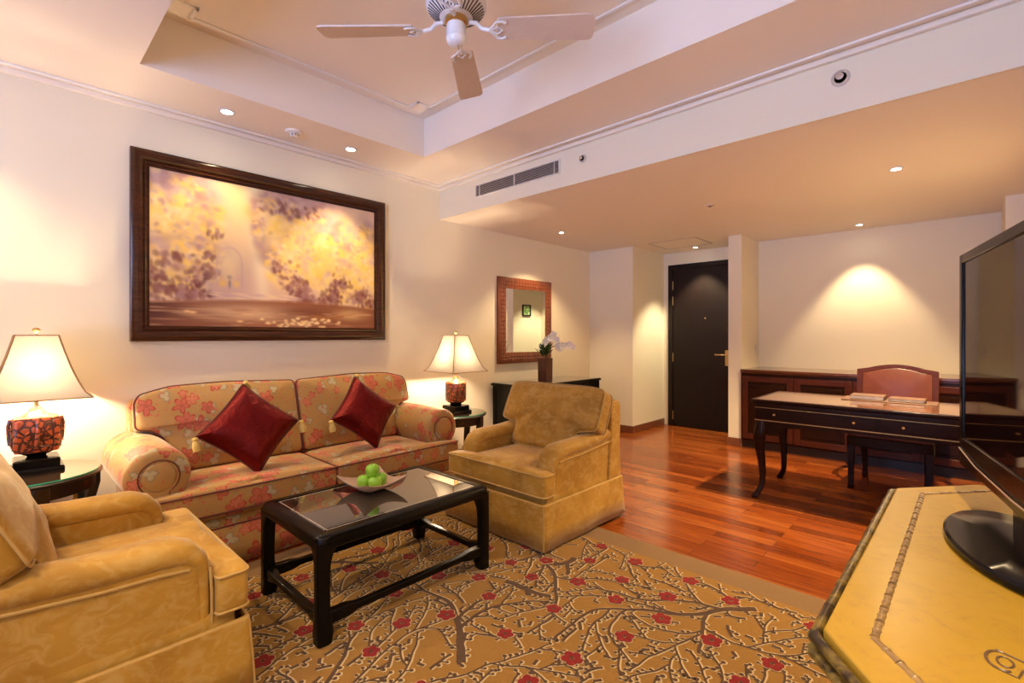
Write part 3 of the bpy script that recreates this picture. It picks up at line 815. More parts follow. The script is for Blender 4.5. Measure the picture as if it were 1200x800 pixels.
def make_armchair(label, loc, rz, dy=0., cT=.16, cP=.05):
    c = thing('armchair', label, 'armchair', loc, rz)
    # base under the cushion
    G().add(pillow(rounded([(-.405, -.40), (.405, -.40), (.405, .40), (-.405, .40)], .03), .12, .015, 0), 0, T(0, 0, .245)).build('base', 'velvet', c)
    # skirt with corner pleats
    out = rounded([(-.425, -.43), (.425, -.43), (.425, .42), (-.425, .42)], .015, 3)
    o2 = resample(out, .03); rings = []
    for z, e in ((.262, -.004), (.255, .004), (.24, .004), (.12, .009), (.008, .016)):
        q = []
        for (x, y) in o2:
            wv = .004*math.sin(x*21+y*17)*(1-z/.26); s = 1+(e+wv)/.43
            q.append((x*s, y*s, z))
        rings.append(q)
    sk = G().add(loft(rings, cap=False)).build('skirt', 'velvet', c)
    sk.modifiers.new('solid', 'SOLIDIFY').thickness = .006
    g = G().add(piping([(x*1.008, y*1.008) for x, y in out], .258, .0055))
    for sx in (-1, 1):
        g.add(tube([(sx*.428, -.4345, .25), (sx*.436, -.443, .12), (sx*.442, -.449, .012)], .004, 6))
    g.build('skirt_piping', 'velvet_piping', sk)
    # arms: side panel and rolled top
    for s in (-1, 1):
        prof_p = rounded([(.41, .24), (.41, .56), (-.29, .53), (-.31, .24)], [.01, .01, .06, .01], 6)   # (y, z)
        Xa = Matrix(((0, 0, 1, 0), (1, 0, 0, 0), (0, 1, 0, 0), (0, 0, 0, 1)))
        a = G().add(pillow(prof_p, .125, .018, .0, cen=(.05, .38)), 0, T(s*.342, 0, 0) @ Xa).build('arm', 'velvet', c)
        # roll: swept half-round following the arm line, turning down at the front
        path = [(.40, .575), (.30, .563), (.16, .545), (0, .532), (-.14, .530), (-.215, .527), (-.262, .512), (-.292, .480), (-.302, .44), (-.304, .36), (-.303, .27)]
        rings = []
        for i, (y, z) in enumerate(path):
            p0 = path[max(0, i-1)]; p1 = path[min(len(path)-1, i+1)]
            dy, dz = p1[0]-p0[0], p1[1]-p0[1]; L = math.hypot(dy, dz); ny, nz = dz/L, -dy/L   # outward normal
            if nz < 0 and i < 5: ny, nz = -ny, -nz
            front = min(1, max(0, (i-5)/3))
            hw_ = .075*(1-front)+.062*front; ht = .045*(1-front)+.028*front
            q = []
            for k in range(16):
                an = 2*PI*k/16; cx_ = math.cos(an); sx_ = math.sin(an)
                xx_ = hw_*math.copysign(abs(cx_)**.75, cx_); hh_ = ht*math.copysign(abs(sx_)**.8, sx_)
                q.append((s*.342+xx_, y-ny*0+hh_*ny*(-1 if nz > 0 and False else 1), z+hh_*nz))
            rings.append(q)
        G().add(loft(rings)).build('arm_roll', 'velvet', a)
        g = G()
        xo = s*(.342+.066)
        g.add(tube([(xo, .40, .525), (xo, .28, .513), (xo, .12, .497), (xo, -.05, .484), (xo, -.18, .482), (xo, -.262, .474)], .005, 6))
        g.add(tube([(s*.402, -.322, .46), (s*.405, -.326, .38), (s*.405, -.326, .275)], .005, 6))
        g.build('piping', 'velvet_piping', a)
    # back frame
    prof_b = rounded([(.26, .24), (.42, .24), (.42, .60), (.415, .785), (.30, .80)], [.01, .01, .05, .03, .05], 5)
    G().add(pillow(prof_b, .84, .025, .0, cen=(.35, .5)), 0, Matrix(((0, 0, 1, 0), (1, 0, 0, 0), (0, 1, 0, 0), (0, 0, 0, 1)))).build('backrest', 'velvet', c)
    # T seat cushion
    so = rounded([(-.43, -.435), (.43, -.435), (.43, -.335), (.275, -.332), (.275, .24), (-.275, .24), (-.275, -.332), (-.43, -.335)], [.03, .03, .02, .015, .03, .03, .015, .02], 5)
    sc = G().add(pillow(so, .14, .022, .022, cen=(0, -.385), rings=9, plateau=2.2, wrinkle=.0), 0, T(0, 0, .365)).build('seat_cushion', 'velvet', c)
    g = G()
    for z in (.365+.060, .365-.060): g.add(piping([(x*1.003, y*1.003) for x, y in so], z, .0048))
    g.build('piping', 'velvet_piping', sc)
    # T back cushion
    bo = rounded([(-.27, 0), (.27, 0), (.275, .15), (.425, .18), (.428, .32), (.42, .46), (.30, .475), (-.30, .475), (-.42, .46), (-.428, .32), (-.425, .18), (-.275, .15)],
                 [.05, .05, .03, .03, .05, .045, .08, .08, .045, .05, .03, .03], 5)
    bc = G().add(pillow(bo, cT, .05, cP, cen=(0, .27), rings=9, wrinkle=.004), 0, T(0, .075+dy, .43, 65)).build('back_cushion', 'velvet', c)
    g = G()
    for z in (.052, -.052): g.add(piping([(x*1.002, (y-.25)*1.002+.25) for x, y in bo], z, .0045), 0, T(0, .075, .43, 65))
    g.build('piping', 'velvet_piping', bc)
    return c
make_armchair('gold velvet armchair across the table, near the round side table', (-2.185, 2.555, 0), 0)
make_armchair('gold velvet armchair nearest the camera, cut by the left edge', (-2.245, .16, FZ), 180, .055, .14, .035)
for o in bpy.data.objects:
    if o.name == 'armchair': o.location.z = FZ

# ------------------------------------------------------------------ sofa
sf = thing('sofa', 'two seat rolled arm sofa in gold floral brocade under painting', 'sofa', (-3.335, 1.455, 0), 90)
G().add(pillow(rounded([(-.96, -.40), (.96, -.40), (.96, .40), (-.96, .40)], .03), .24, .02, 0), 0, T(0, 0, .18)).build('base', 'floral', sf)
out = rounded([(-.985, -.425), (.985, -.425), (.985, .41), (-.985, .41)], .02, 3)
o2 = resample(out, .04)
sk = G().add(loft([[(x*(1+e), y*(1+e*2), z) for x, y in o2] for z, e in ((.225, -.004), (.22, 0), (.10, .003), (.008, .006))], cap=False)).build('skirt', 'floral', sf)
sk.modifiers.new('solid', 'SOLIDIFY').thickness = .006
G().add(piping([(x*1.004, y*1.008) for x, y in out], .222, .005)).build('piping', 'floral_piping', sk)
YZ = Matrix(((1, 0, 0, 0), (0, 0, -1, 0), (0, 1, 0, 0), (0, 0, 0, 1)))   # local (x, z, -y)
for s in (-1, 1):
    # outline in x-z seen from the front
    ax, az, ar = .905, .535, .145
    pts = []
    for k in range(0, 21):
        a = R(-35+(250)*k/20)   # from inner lower round the top to the outer lower
        pts.append((s*(ax-ar*math.cos(a)), az+ar*math.sin(a)))
    pts += [(s*.985, .40), (s*.985, .05), (s*.835, .05), (s*.80, .40)]
    if s > 0: pts = pts[::-1]
    # ensure CCW
    A = sum(pts[i-1][0]*pts[i][1]-pts[i][0]*pts[i-1][1] for i in range(len(pts)))
    if A < 0: pts = pts[::-1]
    arm = G().add(pillow(pts, .74, .035, .008, cen=(s*.905, .45), step=.03), 0, T(0, 0, 0) @ YZ).build('arm', 'floral', sf)
    g = G()
    cc = [(s*(ax-.088*math.cos(R(a))), -.374, az+.088*math.sin(R(a))) for a in range(-60, 241, 12)]
    cc = [(s*.868, -.374, .40)] + cc + [(s*.945, -.374, .40)]
    g.add(tube(cc, .0035, 6)); g.build('scroll_piping', 'floral_piping', arm)
    G().add(pillow([(s*ax+.075*math.cos(2*PI*k/24), az+.075*math.sin(2*PI*k/24)) for k in range(24)], .03, .012, .008, step=.03), 0, T(0, -.368, 0) @ YZ).build('scroll_panel', 'floral', arm)
prof_b = rounded([(.20, .28), (.405, .28), (.405, .60), (.40, .86), (.30, .87)], [.01, .01, .05, .04, .04], 5)
G().add(pillow(prof_b, 1.86, .03, 0, cen=(.32, .55)), 0, Matrix(((0, 0, 1, 0), (1, 0, 0, 0), (0, 1, 0, 0), (0, 0, 0, 1)))).build('backrest', 'floral', sf)
for s in (-1, 1):
    so = [(s*.004, -.455), (s*1.0, -.445), (s*1.0, -.385), (s*.80, -.372), (s*.775, .20), (s*.004, .20)]
    A = sum(so[i-1][0]*so[i][1]-so[i][0]*so[i-1][1] for i in range(len(so)))
    if A < 0: so = so[::-1]
    so = rounded(so, .025, 4)
    sc = G().add(pillow(so, .145, .03, .022, cen=(s*.45, -.405), rings=10, step=.035), 0, T(0, 0, .365)).build('seat_cushion', 'floral', sf)
    g = G()
    for z in (.425, .305): g.add(piping([((x-s*.5)*1.002+s*.5, y*1.003) for x, y in so], z, .005))
    g.build('piping', 'floral_piping', sc)
    # back cushion, camel top, notched over the arm
    bo = [(s*.006, 0), (s*.006, .505), (s*.45, .525), (s*.75, .515), (s*.90, .475), (s*.925, .43), (s*.925, .27), (s*.86, .265), (s*.80, .22), (s*.765, .13), (s*.76, 0)]
    A = sum(bo[i-1][0]*bo[i][1]-bo[i][0]*bo[i-1][1] for i in range(len(bo)))
    if A < 0: bo = bo[::-1]
    bo = rounded(bo, .035, 4)
    X = T(0, .09, .435, 73)
    bc = G().add(pillow(bo, .14, .035, .035, cen=(s*.45, .28), rings=9, wrinkle=.002), 0, X).build('back_cushion', 'floral', sf)
    g = G().add(piping([((x-s*.45)*1.002+s*.45, y) for x, y in bo], .045, .0055), 0, X)
    g.build('piping', 'floral_piping', bc)

# ------------------------------------------------------------------ throw pillows
def throw_pillow(label, wx, wy, wz, side, roll, tilt, yaw, tassels=(0, 1, 2, 3)):
    t = thing('throw_pillow', label, 'pillow', (0, 0, 0), 0)
    h = side/2; n = 14; out = []
    cs = [(-h, -h), (h, -h), (h, h), (-h, h)]
    for i in range(4):
        a = cs[i]; b = cs[(i+1) % 4]
        for k in range(n):
            u = k/n; bow = .014*math.sin(PI*u)
            x = a[0]+(b[0]-a[0])*u; y = a[1]+(b[1]-a[1])*u
            d = [(0, 1), (-1, 0), (0, -1), (1, 0)][i]
            out.append((x+d[0]*bow, y+d[1]*bow))
    rings = []
    for k in range(11):
        s = math.sin(k/10*PI/2) if k < 10 else 1
        s = max(s, .02); z = .078*(1-s**2.6)**.62
        rings.append([(x*s, y*s, z+(.0035*math.sin(x*s*40)*math.sin(y*s*33)*(1-s))) for x, y in out])
    rings_b = [[(x, y, -z) for x, y, z in r] for r in rings[:-1]]
    v, f = loft(rings+rings_b[::-1])
    # front of pillow (+z) faces +X of the room; leaning back against the cushion
    Bs = Matrix(((0, 0, 1, 0), (1, 0, 0, 0), (0, 1, 0, 0), (0, 0, 0, 1)))
    X = Matrix.Rotation(R(yaw), 4, 'Z') @ Matrix.Rotation(R(-tilt), 4, 'Y') @ Bs @ Matrix.Rotation(R(roll), 4, 'Z')
    t.location = (wx, wy, wz)
    G().add((v, f), 0, X).build('cover', 'silk', t)
    G().add(tube([(x*1.005, y*1.005, 0) for x, y in out], .0045, 6, True), 0, X).build('cord_piping', 'floral_piping', t)
    for i in tassels:
        c = cs[i]; P = X @ Vector((c[0]*1.01, c[1]*1.01, 0))
        out_d = (X @ Vector((c[0], c[1], 0))).normalized()
        pr = [(.001, 0), (.012, -.002), (.016, -.012), (.012, -.022), (.016, -.032), (.022, -.055), (.020, -.078), (.001, -.079)]
        if out_d.z > .5: Q = T(*P, 0, 0, 0) @ T(.014, .010, .012, 25, 50)
        else: Q = T(*(P+out_d*.006+Vector((.014, 0, 0))), 8, -8, 0)
        G().add(lathe(pr, 14), 0, Q).build('tassel', 'tassel', t)
    return t
throw_pillow('maroon silk pillow standing on left half of the sofa', -3.13, 1.03, .697, .395, 45+3, 24, -4)
throw_pillow('maroon silk pillow standing on right half of the sofa', -3.15, 1.80, .700, .385, 45+4, 24, 4)

# ------------------------------------------------------------------ coffee table
CX, CYt = -2.175, 1.33; tw, tl, th = .315, .47, .45
ct = thing('coffee_table', 'black lacquer coffee table with glass top on rug', 'coffee table', (CX, CYt, FZ), 0)
th -= FZ
def ring_frame(w, l, z0, z1, t, rad):
    o = rounded([(-w, -l), (w, -l), (w, l), (-w, l)], rad, 6); i = rounded([(-w+t, -l+t), (w-t, -l+t), (w-t, l-t), (-w+t, l-t)], .006, 6)
    n = len(o); v = []; f = []
    prof = [(o, z0, 0), (o, z1-.016, 0), (o, z1-.006, -.005), (o, z1, -.018), (i, z1, 0), (i, z0, 0)]
    for out, z, off in prof:
        for (x, y) in out:
            v.append((x+math.copysign(off, -x)*-1 if False else x*(1+off/w), y*(1+off/l), z))
    m = len(prof)
    for a in range(m):
        for j in range(n):
            b = (a+1) % m; f.append((a*n+j, a*n+(j+1) % n, b*n+(j+1) % n, b*n+j))
    return v, f
G().add(ring_frame(tw, tl, th-.052, th, .052, .05)).build('top_frame', 'black_lacquer', ct)
tg = G().add(box(-tw+.0545, tw-.0545, -tl+.0545, tl-.0545, th-.014, th-.003)).build('glass_top', 'table_glass', ct, bevel=.003)
ring_band(-tw+.066, tw-.066, -tl+.066, tl-.066, .0022, th-.0034, th-.0026).build('bevel_line', 'grey_slat', tg)
for sx in (-1, 1):
    for sy in (-1, 1):
        rings = []
        for z, h in ((th-.03, .046), (th-.058, .040), (th-.08, .033), (th-.12, .028), (th-.22, .0265), (.15, .027), (.10, .030), (.04, .034), (.0, .030)):
            cx_, cy_ = sx*(tw-h-.001), sy*(tl-h-.001)
            q = rounded([(cx_-h, cy_-h), (cx_+h, cy_-h), (cx_+h, cy_+h), (cx_-h, cy_+h)], .016, 3)
            rings.append([(x, y, z) for x, y in q])
        G().add(loft(rings)).build('leg', 'black_lacquer', ct)
for s in (-1, 1):
    def bar(p0, p1, ax):
        g = G(); prof_ = [(0, .020, .026), (.10, .019, .024), (.15, .015, .015), (.85, .015, .015), (.90, .019, .024), (1, .020, .026)]
        rings = []
        for u, hw_, hh_ in prof_:
            x = p0[0]+(p1[0]-p0[0])*u; y = p0[1]+(p1[1]-p0[1])*u; zc = .095
            if ax == 'y': rings.append([(x-hw_, y, zc-hh_), (x+hw_, y, zc-hh_), (x+hw_, y, zc+hh_), (x-hw_, y, zc+hh_)])
            else: rings.append([(x, y+hw_, zc-hh_), (x, y-hw_, zc-hh_), (x, y-hw_, zc+hh_), (x, y+hw_, zc+hh_)])
        return g.add(loft(rings))
    bar((s*(tw-.030), -tl+.055), (s*(tw-.030), tl-.055), 'y').build('stretcher', 'black_lacquer', ct, bevel=.004)
    bar((-tw+.055, s*(tl-.030)), (tw-.055, s*(tl-.030)), 'x').build('stretcher', 'black_lacquer', ct, bevel=.004)

# bowl and apples
BX, BY, BZ = -2.265, 1.335, .45
bl = thing('fruit_bowl', 'square brown bowl with raised corners on coffee table', 'bowl', (BX, BY, BZ), 0)
def dish(s, z): 
    q = []
    for i in range(4):
        a = [(-1, -1), (1, -1), (1, 1), (-1, 1)][i]; b = [(1, -1), (1, 1), (-1, 1), (-1, -1)][i]
        for k in range(12):
            u = k/12; x = a[0]+(b[0]-a[0])*u; y = a[1]+(b[1]-a[1])*u
            bow = 1-.13*math.sin(PI*u)*min(1, s*1.2)
            x_, y_ = x*bow*s*.128, y*bow*s*.128
            cor = (abs(x)*abs(y))**2
            q.append((x_, y_, z+cor*.030*s**3))
    return q
rings = [dish(.02, .001), dish(.35, .0), dish(.42, .002), dish(.7, .013), dish(.9, .026), dish(1, .036), dish(1.02, .042), dish(.98, .043), dish(.88, .033), dish(.68, .020), dish(.4, .010), dish(.02, .008)]
G().add(loft(rings), 0, T(0, 0, 0, 0, 0, 3)).build('dish', 'ceramic', bl)
def apple(label, x, y, z, rot, r=.034):
    t = thing('apple', label, 'apple', (x, y, z), rot, 'green apples in the bowl')
    prof_ = [(.001, .010), (.012, .003), (.020, .0), (.028, .010), (.033, .025), (.0355, .038), (.034, .050), (.027, .060), (.017, .0655), (.008, .063), (.001, .057)]
    G().add(lathe([(a*r/.034, b*r/.034) for a, b in prof_], 22)).build('flesh', 'apple', t)
    G().add(tube([(0, 0, .057), (.002, 0, .066), (.006, .001, .074)], .0014, 6)).build('stem', 'motif_brown', t)
apple('green apple at the left back of bowl, under the top apple', BX-.020, BY-.038, BZ+.0085, 20)
apple('green apple at the front of bowl, facing the camera', BX+.042, BY+.001-.012, BZ+.0085, 80)
apple('green apple at the right of bowl, under the top apple', BX+.005, BY+.043, BZ+.0085, 140)
apple('green apple stacked on top of the other apples', BX+.006, BY-.003, BZ+.064, 200)

# ------------------------------------------------------------------ side tables + lamps
def side_table(label, x, y, rz):
    t = thing('side_table', label, 'side table', (x, y, 0), rz)
    G().add(lathe([(.001, .525), (.285, .525), (.292, .530), (.292, .538), (.286, .542), (.001, .542)], 48)).build('tabletop', 'dark_wood', t)
    g = G().add(lathe([(.001, .5425), (.281, .5425), (.283, .5445), (.283, .549), (.281, .551), (.001, .551)], 48), 1)
    for i, (poly) in enumerate(g.f):
        zs = [g.v[k][2] for k in poly]
        if min(zs) > .5505: g.m[i] = 0
        elif max(zs) < .54: g.m[i] = 0
    g.build('glass_top', ['side_glass', 'glass_edge'], t)
    rings = [[((r)*math.cos(2*PI*k/48), r*math.sin(2*PI*k/48), z) for k in range(48)] for r, z in ((.262, .525), (.262, .455), (.248, .455), (.248, .525))]
    ap = G().add(loft(rings, cap=False)).build('apron', 'dark_wood', t)
    for k in range(4):
        a = R(45+90*k+0)
        p = Vector((math.cos(a), math.sin(a), 0)); X = T(*(p*.264), 0, 90, 0) if False else Matrix.Translation(tuple(p*.263+Vector((0, 0, .49)))) @ p.to_track_quat('Z', 'Y').to_matrix().to_4x4()
        G().add(lathe([(.014, -.002), (.012, .003), (.006, .004), (.004, .007), (.001, .008)], 12), 0, X).build('rosette', 'mahogany', ap)
    for k in range(4):
        a = 90*k
        rings = []
        for z, off, w, d in ((.525, .262, .030, .022), (.45, .262, .030, .022), (.38, .248, .026, .020), (.28, .228, .022, .018), (.18, .220, .020, .016), (.08, .232, .018, .016), (.0, .262, .018, .018)):
            rings.append([(off-d, -w, z), (off+d, -w, z), (off+d, w, z), (off-d, w, z)])
        G().add(loft(rings), 0, T(0, 0, 0, 0, 0, a)).build('leg', 'dark_wood', t, bevel=.004)
    return t
side_table('round dark side table with glass top, left of sofa', -3.465, .095, 8)
side_table('round dark side table with glass top, right of sofa', -3.43, 2.86, 20)

def lamp(label, x, y, z, body, watts):
    t = thing('table_lamp', label, 'table lamp', (x, y, z), 0)
    def sq(h, zz, rad=.006): return [(a, b, zz) for a, b in rounded([(-h, -h), (h, -h), (h, h), (-h, h)], min(rad, h*.4), 3)]
    G().add(loft([sq(.104, 0), sq(.104, .014), sq(.099, .022), sq(.088, .024), sq(.088, .060), sq(.082, .066), sq(.05, .067)])).build('base', 'black_lacquer', t)
    G().add(loft([sq(.050, .06), sq(.044, .066), sq(.036, .075), sq(.038, .082), sq(.055, .092), sq(.055, .096)])).build('pedestal', 'black_lacquer', t)
    if body == 'square':
        b = G().add(loft([sq(.060, .095, .02), sq(.082, .102, .02), sq(.088, .12, .018), sq(.088, .262, .018), sq(.082, .276, .02), sq(.060, .282, .02)])).build('body', 'redlac', t)
        for k in range(4):
            g = G(); X = T(0, 0, 0, 0, 0, 90*k)
            for x_ in (-.066, .066): g.add(box(x_-.003, x_+.003, .087, .092, .118, .264), 0, X)
            g.add(tube([(-.048, .090, .24), (-.03, .092, .21), (-.05, .090, .18), (-.03, .092, .155), (-.048, .090, .13), (-.012, .092, .13), (0, .094, .16), (.012, .092, .13), (.048, .090, .13), (.03, .092, .155), (.05, .090, .18), (.03, .092, .21), (.048, .090, .24)], .005, 6), 0, X)
            g.add(tube([(0, .091, .14), (0, .100, .18), (0, .104, .235), (.0, .094, .268)], [.014, .009, .007, .010], 8), 0, X)
            g.build('carving', 'redlac', b)
        rr = G().add(loft([sq(.058, .280, .02), sq(.040, .296, .015), sq(.02, .322, .008), sq(.014, .335, .006)]))
        rr.build('neck', 'redlac', t)
    else:
        b = G().add(lathe([(.060, .095), (.086, .102), (.092, .116), (.090, .19), (.092, .262), (.086, .276), (.060, .282)], 32)).build('body', 'redlac', t)
        g = G()
        for zz in (.110, .268): g.add(tube([(.091*math.cos(2*PI*k/32), .091*math.sin(2*PI*k/32), zz) for k in range(32)], .004, 6, True))
        g.build('rim', 'redlac', b)
        g = G()
        for sg in (-1, 1):
            for q_ in range(12):
                g.add(tube([(.0915*math.cos(2*PI*(q_/12+sg*u_*.25/12*4)), .0915*math.sin(2*PI*(q_/12+sg*u_*.25/12*4)), .116+.146*u_) for u_ in [k/10 for k in range(11)]], .0034, 5))
        g.build('lattice', 'motif_brown', b)
        G().add(lathe([(.058, .281), (.036, .296), (.02, .318), (.014, .335)], 20)).build('neck', 'redlac', t)
    # shade: concave square bell, open at both ends
    zb, zt = .375, .70
    N = 12; rings = []; sh = G()
    def half(u): return .207-(.207-.082)*(u**.62)
    for k in range(N+1):
        u = k/N; h = half(u); rings.append([(a, b_, zb+(zt-zb)*u) for a, b_ in ((-h, -h), (h, -h), (h, h), (-h, h))])
    v = []; f = []; m = 8
    rr = []
    for k in range(N+1):
        u = k/N; h = half(u); q = []
        cs = [(-h, -h), (h, -h), (h, h), (-h, h)]
        for i_ in range(4):
            a = cs[i_]; c2 = cs[(i_+1) % 4]
            for j_ in range(m):
                w = j_/m; bow = 1-.03*math.sin(PI*w); q.append(((a[0]+(c2[0]-a[0])*w)*bow, (a[1]+(c2[1]-a[1])*w)*bow, zb+(zt-zb)*u))
        rr.append(q)
    shade = sh.add(loft(rr, cap=False)).build('lamp_shade', 'shade', t, sharp=50)
    g = G()
    for i_ in range(4):
        sx, sy = [(-1, -1), (1, -1), (1, 1), (-1, 1)][i_]
        g.add(tube([(sx*half(k/N), sy*half(k/N), zb+(zt-zb)*k/N) for k in range(N+1)], .0042, 6))
    g.add(tube([(p[0], p[1], p[2]) for p in rr[0]], .0035, 6, True)); g.add(tube([(p[0], p[1], p[2]) for p in rr[-1]], .003, 6, True))
    g.build('shade_trim', 'gilt', shade)
    G().add(lathe([(.009, .33), (.009, .40), (.016, .405), (.016, .45), (.001, .452)], 12)).build('stem', 'brass', t)
    G().add(tube([(0, .0, .45), (0, .028, .50), (0, .036, .60), (0, 0, .70)], .002, 6)).add(tube([(0, .0, .45), (0, -.028, .50), (0, -.036, .60), (0, 0, .70)], .002, 6)).add(box(-.078, .078, -.0015, .0015, .694, .697)).build('harp', 'brass', t)
    G().add(lathe([(.004, .70), (.004, .712), (.013, .718), (.017, .727), (.013, .737), (.004, .741), (.001, .741)], 16)).build('finial', 'brass', t)
    G().add(sphere((0, 0, .50), .026, 14, 10, (1, 1, 1.2))).build('bulb', 'bulb_glow', t)
    for (zz, w) in ((.50, watts),):
        li = bpy.data.lights.new('lamp_bulb_light', 'POINT'); li.energy = w; li.color = (1, .76, .50); li.shadow_soft_size = .035
        lo = bpy.data.objects.new('lamp_bulb_light', li); COL.objects.link(lo); lo.parent = t; lo.location = (0, 0, zz)
    return t
M['bulb_glow'] = (lambda t_: (t_.l(t_.n('ShaderNodeBsdfTransparent').outputs[0], t_.out.inputs[0]), t_.m)[1])(NT('clear_bulb')) if False else glow('bulb_glow', (1, .8, .5), 12)
LW = 62
lamp('table lamp with square red carved body on left side table', -3.55, .13, .551, 'square', LW)
lamp('table lamp with round red patterned body on right side table', -3.41, 2.86, .551, 'round', LW)

# wall socket with plug below the left table
t = thing('wall_socket', 'brass wall socket with black plug under left side table', 'socket', (XL, .33, .27))
G().add(box(0, .008, -.04, .04, 0, .115)).build('plate', 'brass', t, bevel=.003)
G().add(box(.008, .04, -.02, .02, .03, .075)).build('plug', 'black_matt', t, bevel=.005)
G().add(tube([(.04, 0, .04), (.06, -.01, .0), (.055, -.06, -.05), (.05, -.02, -.12), (.05, .04, -.2), (.06, -.05, -.258)], .004, 6)).build('cable', 'cord', t)

# ------------------------------------------------------------------ black console + vase
KZ = .74
k_ = thing('console_cabinet', 'black cabinet with glass top behind the far armchair', 'cabinet', (-3.508, 4.33, 0))
KX, KY = .25, .66
G().add(box(-KX, KX, -KY, KY, .06, KZ-.03)).build('body', 'black_lacquer', k_, bevel=.003)
G().add(box(-KX-.015, KX+.015, -KY-.015, KY+.015, KZ-.03, KZ-.008)).build('top', 'black_lacquer', k_, bevel=.004)
G().add(box(-KX-.005, KX+.01, -KY-.008, KY+.008, KZ-.008, KZ)).build('glass_top', 'console_glass', k_, bevel=.002)
G().add(box(-KX+.02, KX-.02, -KY+.02, KY-.02, 0, .06)).build('plinth', 'black_matt', k_)
X = T(0, -KY, 0)
g = ring_band(-KX+.04, KX-.04, .10, KZ-.07, .012, 0, .006)
g2 = G(); g2.v = [(a, -KY-c, b) for a, b, c in g.v]; g2.f = [tuple(reversed(q)) for q in g.f]; g2.m = g.m
g2.build('side_moulding', 'black_lacquer', k_)
for i_ in range(3):
    y0 = -KY+.02+i_*(2*KY-.04)/3; y1 = y0+(2*KY-.04)/3-.006
    dd = G().add(box(KX, KX+.016, y0, y1, .08, KZ-.05)).build('cabinet_door', 'black_lacquer', k_, bevel=.003)
    G().add(sphere((KX+.026, y1-.05, .45), .011)).build('knob', 'brass', dd)

vx, vy = -3.40, 4.13
v_ = thing('vase', 'dark red square vase on black cabinet below mirror', 'vase', (vx, vy, KZ), 0)
def sqr(h, z): return [(-h, -h, z), (h, -h, z), (h, h, z), (-h, h, z)]
M['vase_red'] = wood('vase_lacquer', (.06, .012, .008), (.11, .025, .014), rough=.3, axis='Z')
G().add(loft([sqr(.053, 0), sqr(.057, .01), sqr(.059, .25), sqr(.061, .262), sqr(.053, .262), sqr(.05, .24), sqr(.005, .235)])).build('vessel', 'vase_red', v_, bevel=.003)
# orchid arrangement
a_ = thing('orchid_arrangement', 'white orchids with dark green leaves in the red vase', 'flowers', (vx, vy, KZ+.235), 0)
orr = random.Random(5)
# camera-right of the vase is +X+Y
def petal_geo(w, l):
    n = 6; rings_ = []
    v = []; f = []
    for i_ in range(n+1):
        u = i_/n; ww = w*math.sin(PI*min(1, .08+u*.92))**.7
        for j_ in (-1, 0, 1): v.append((j_*ww, u*l, .25*w*abs(j_)+.5*l*u*u*.4))
    for i_ in range(n):
        for j_ in range(2):
            a = i_*3+j_; f.append((a, a+1, a+4, a+3))
    return v, f
stems = [[(0, 0, 0), (.01, .02, .10), (-.01, .01, .20), (.03, .05, .27), (.07, .08, .27), (.09, .10, .24)],
         [(0, 0, 0), (.02, .03, .08), (.05, .06, .15), (.10, .11, .19), (.15, .16, .19), (.19, .20, .18)]]
for si, sp in enumerate(stems):
    G().add(tube(sp, .003, 6)).build('stem', 'leaf', a_)
spots = [(.0, -.01, .19), (.0, .02, .225), (.03, .05, .245), (.06, .07, .25), (.085, .09, .225), (-.02, -.03, .15), (.05, .08, .285),
         (.09, .10, .155), (.125, .135, .165), (.155, .165, .165), (.185, .19, .175), (.20, .215, .15), (.10, .12, .13)]
for i_, (x, y, z) in enumerate(spots):
    g = G(); out_d = Vector((1-.3*orr.random(), -.9+.6*orr.random(), .2*orr.random())).normalized()
    Q = Matrix.Translation((x, y, z)) @ out_d.to_track_quat('Z', 'Y').to_matrix().to_4x4() @ Matrix.Rotation(orr.random()*6, 4, 'Z')
    for k in range(5):
        g.add(petal_geo(.023 if k % 2 else .018, .044), 0, Q @ Matrix.Rotation(2*PI*k/5, 4, 'Z'))
    g.add(sphere((0, 0, .006), .006, 8, 6), 0, Q)
    g.build('blossom', 'petal', a_)
for i_ in range(46):
    g = G(); an = orr.random()*2*PI; el = orr.uniform(10, 75); L = orr.uniform(.075, .12)
    r0 = orr.uniform(0, .045); z0 = orr.uniform(.035, .12)
    Q = T(r0*math.cos(an), r0*math.sin(an), z0, 0, 0, math.degrees(an)-90) @ T(0, 0, 0, el)
    g.add(petal_geo(.015, L), 0, Q); g.build('leaf', 'leaf', a_)

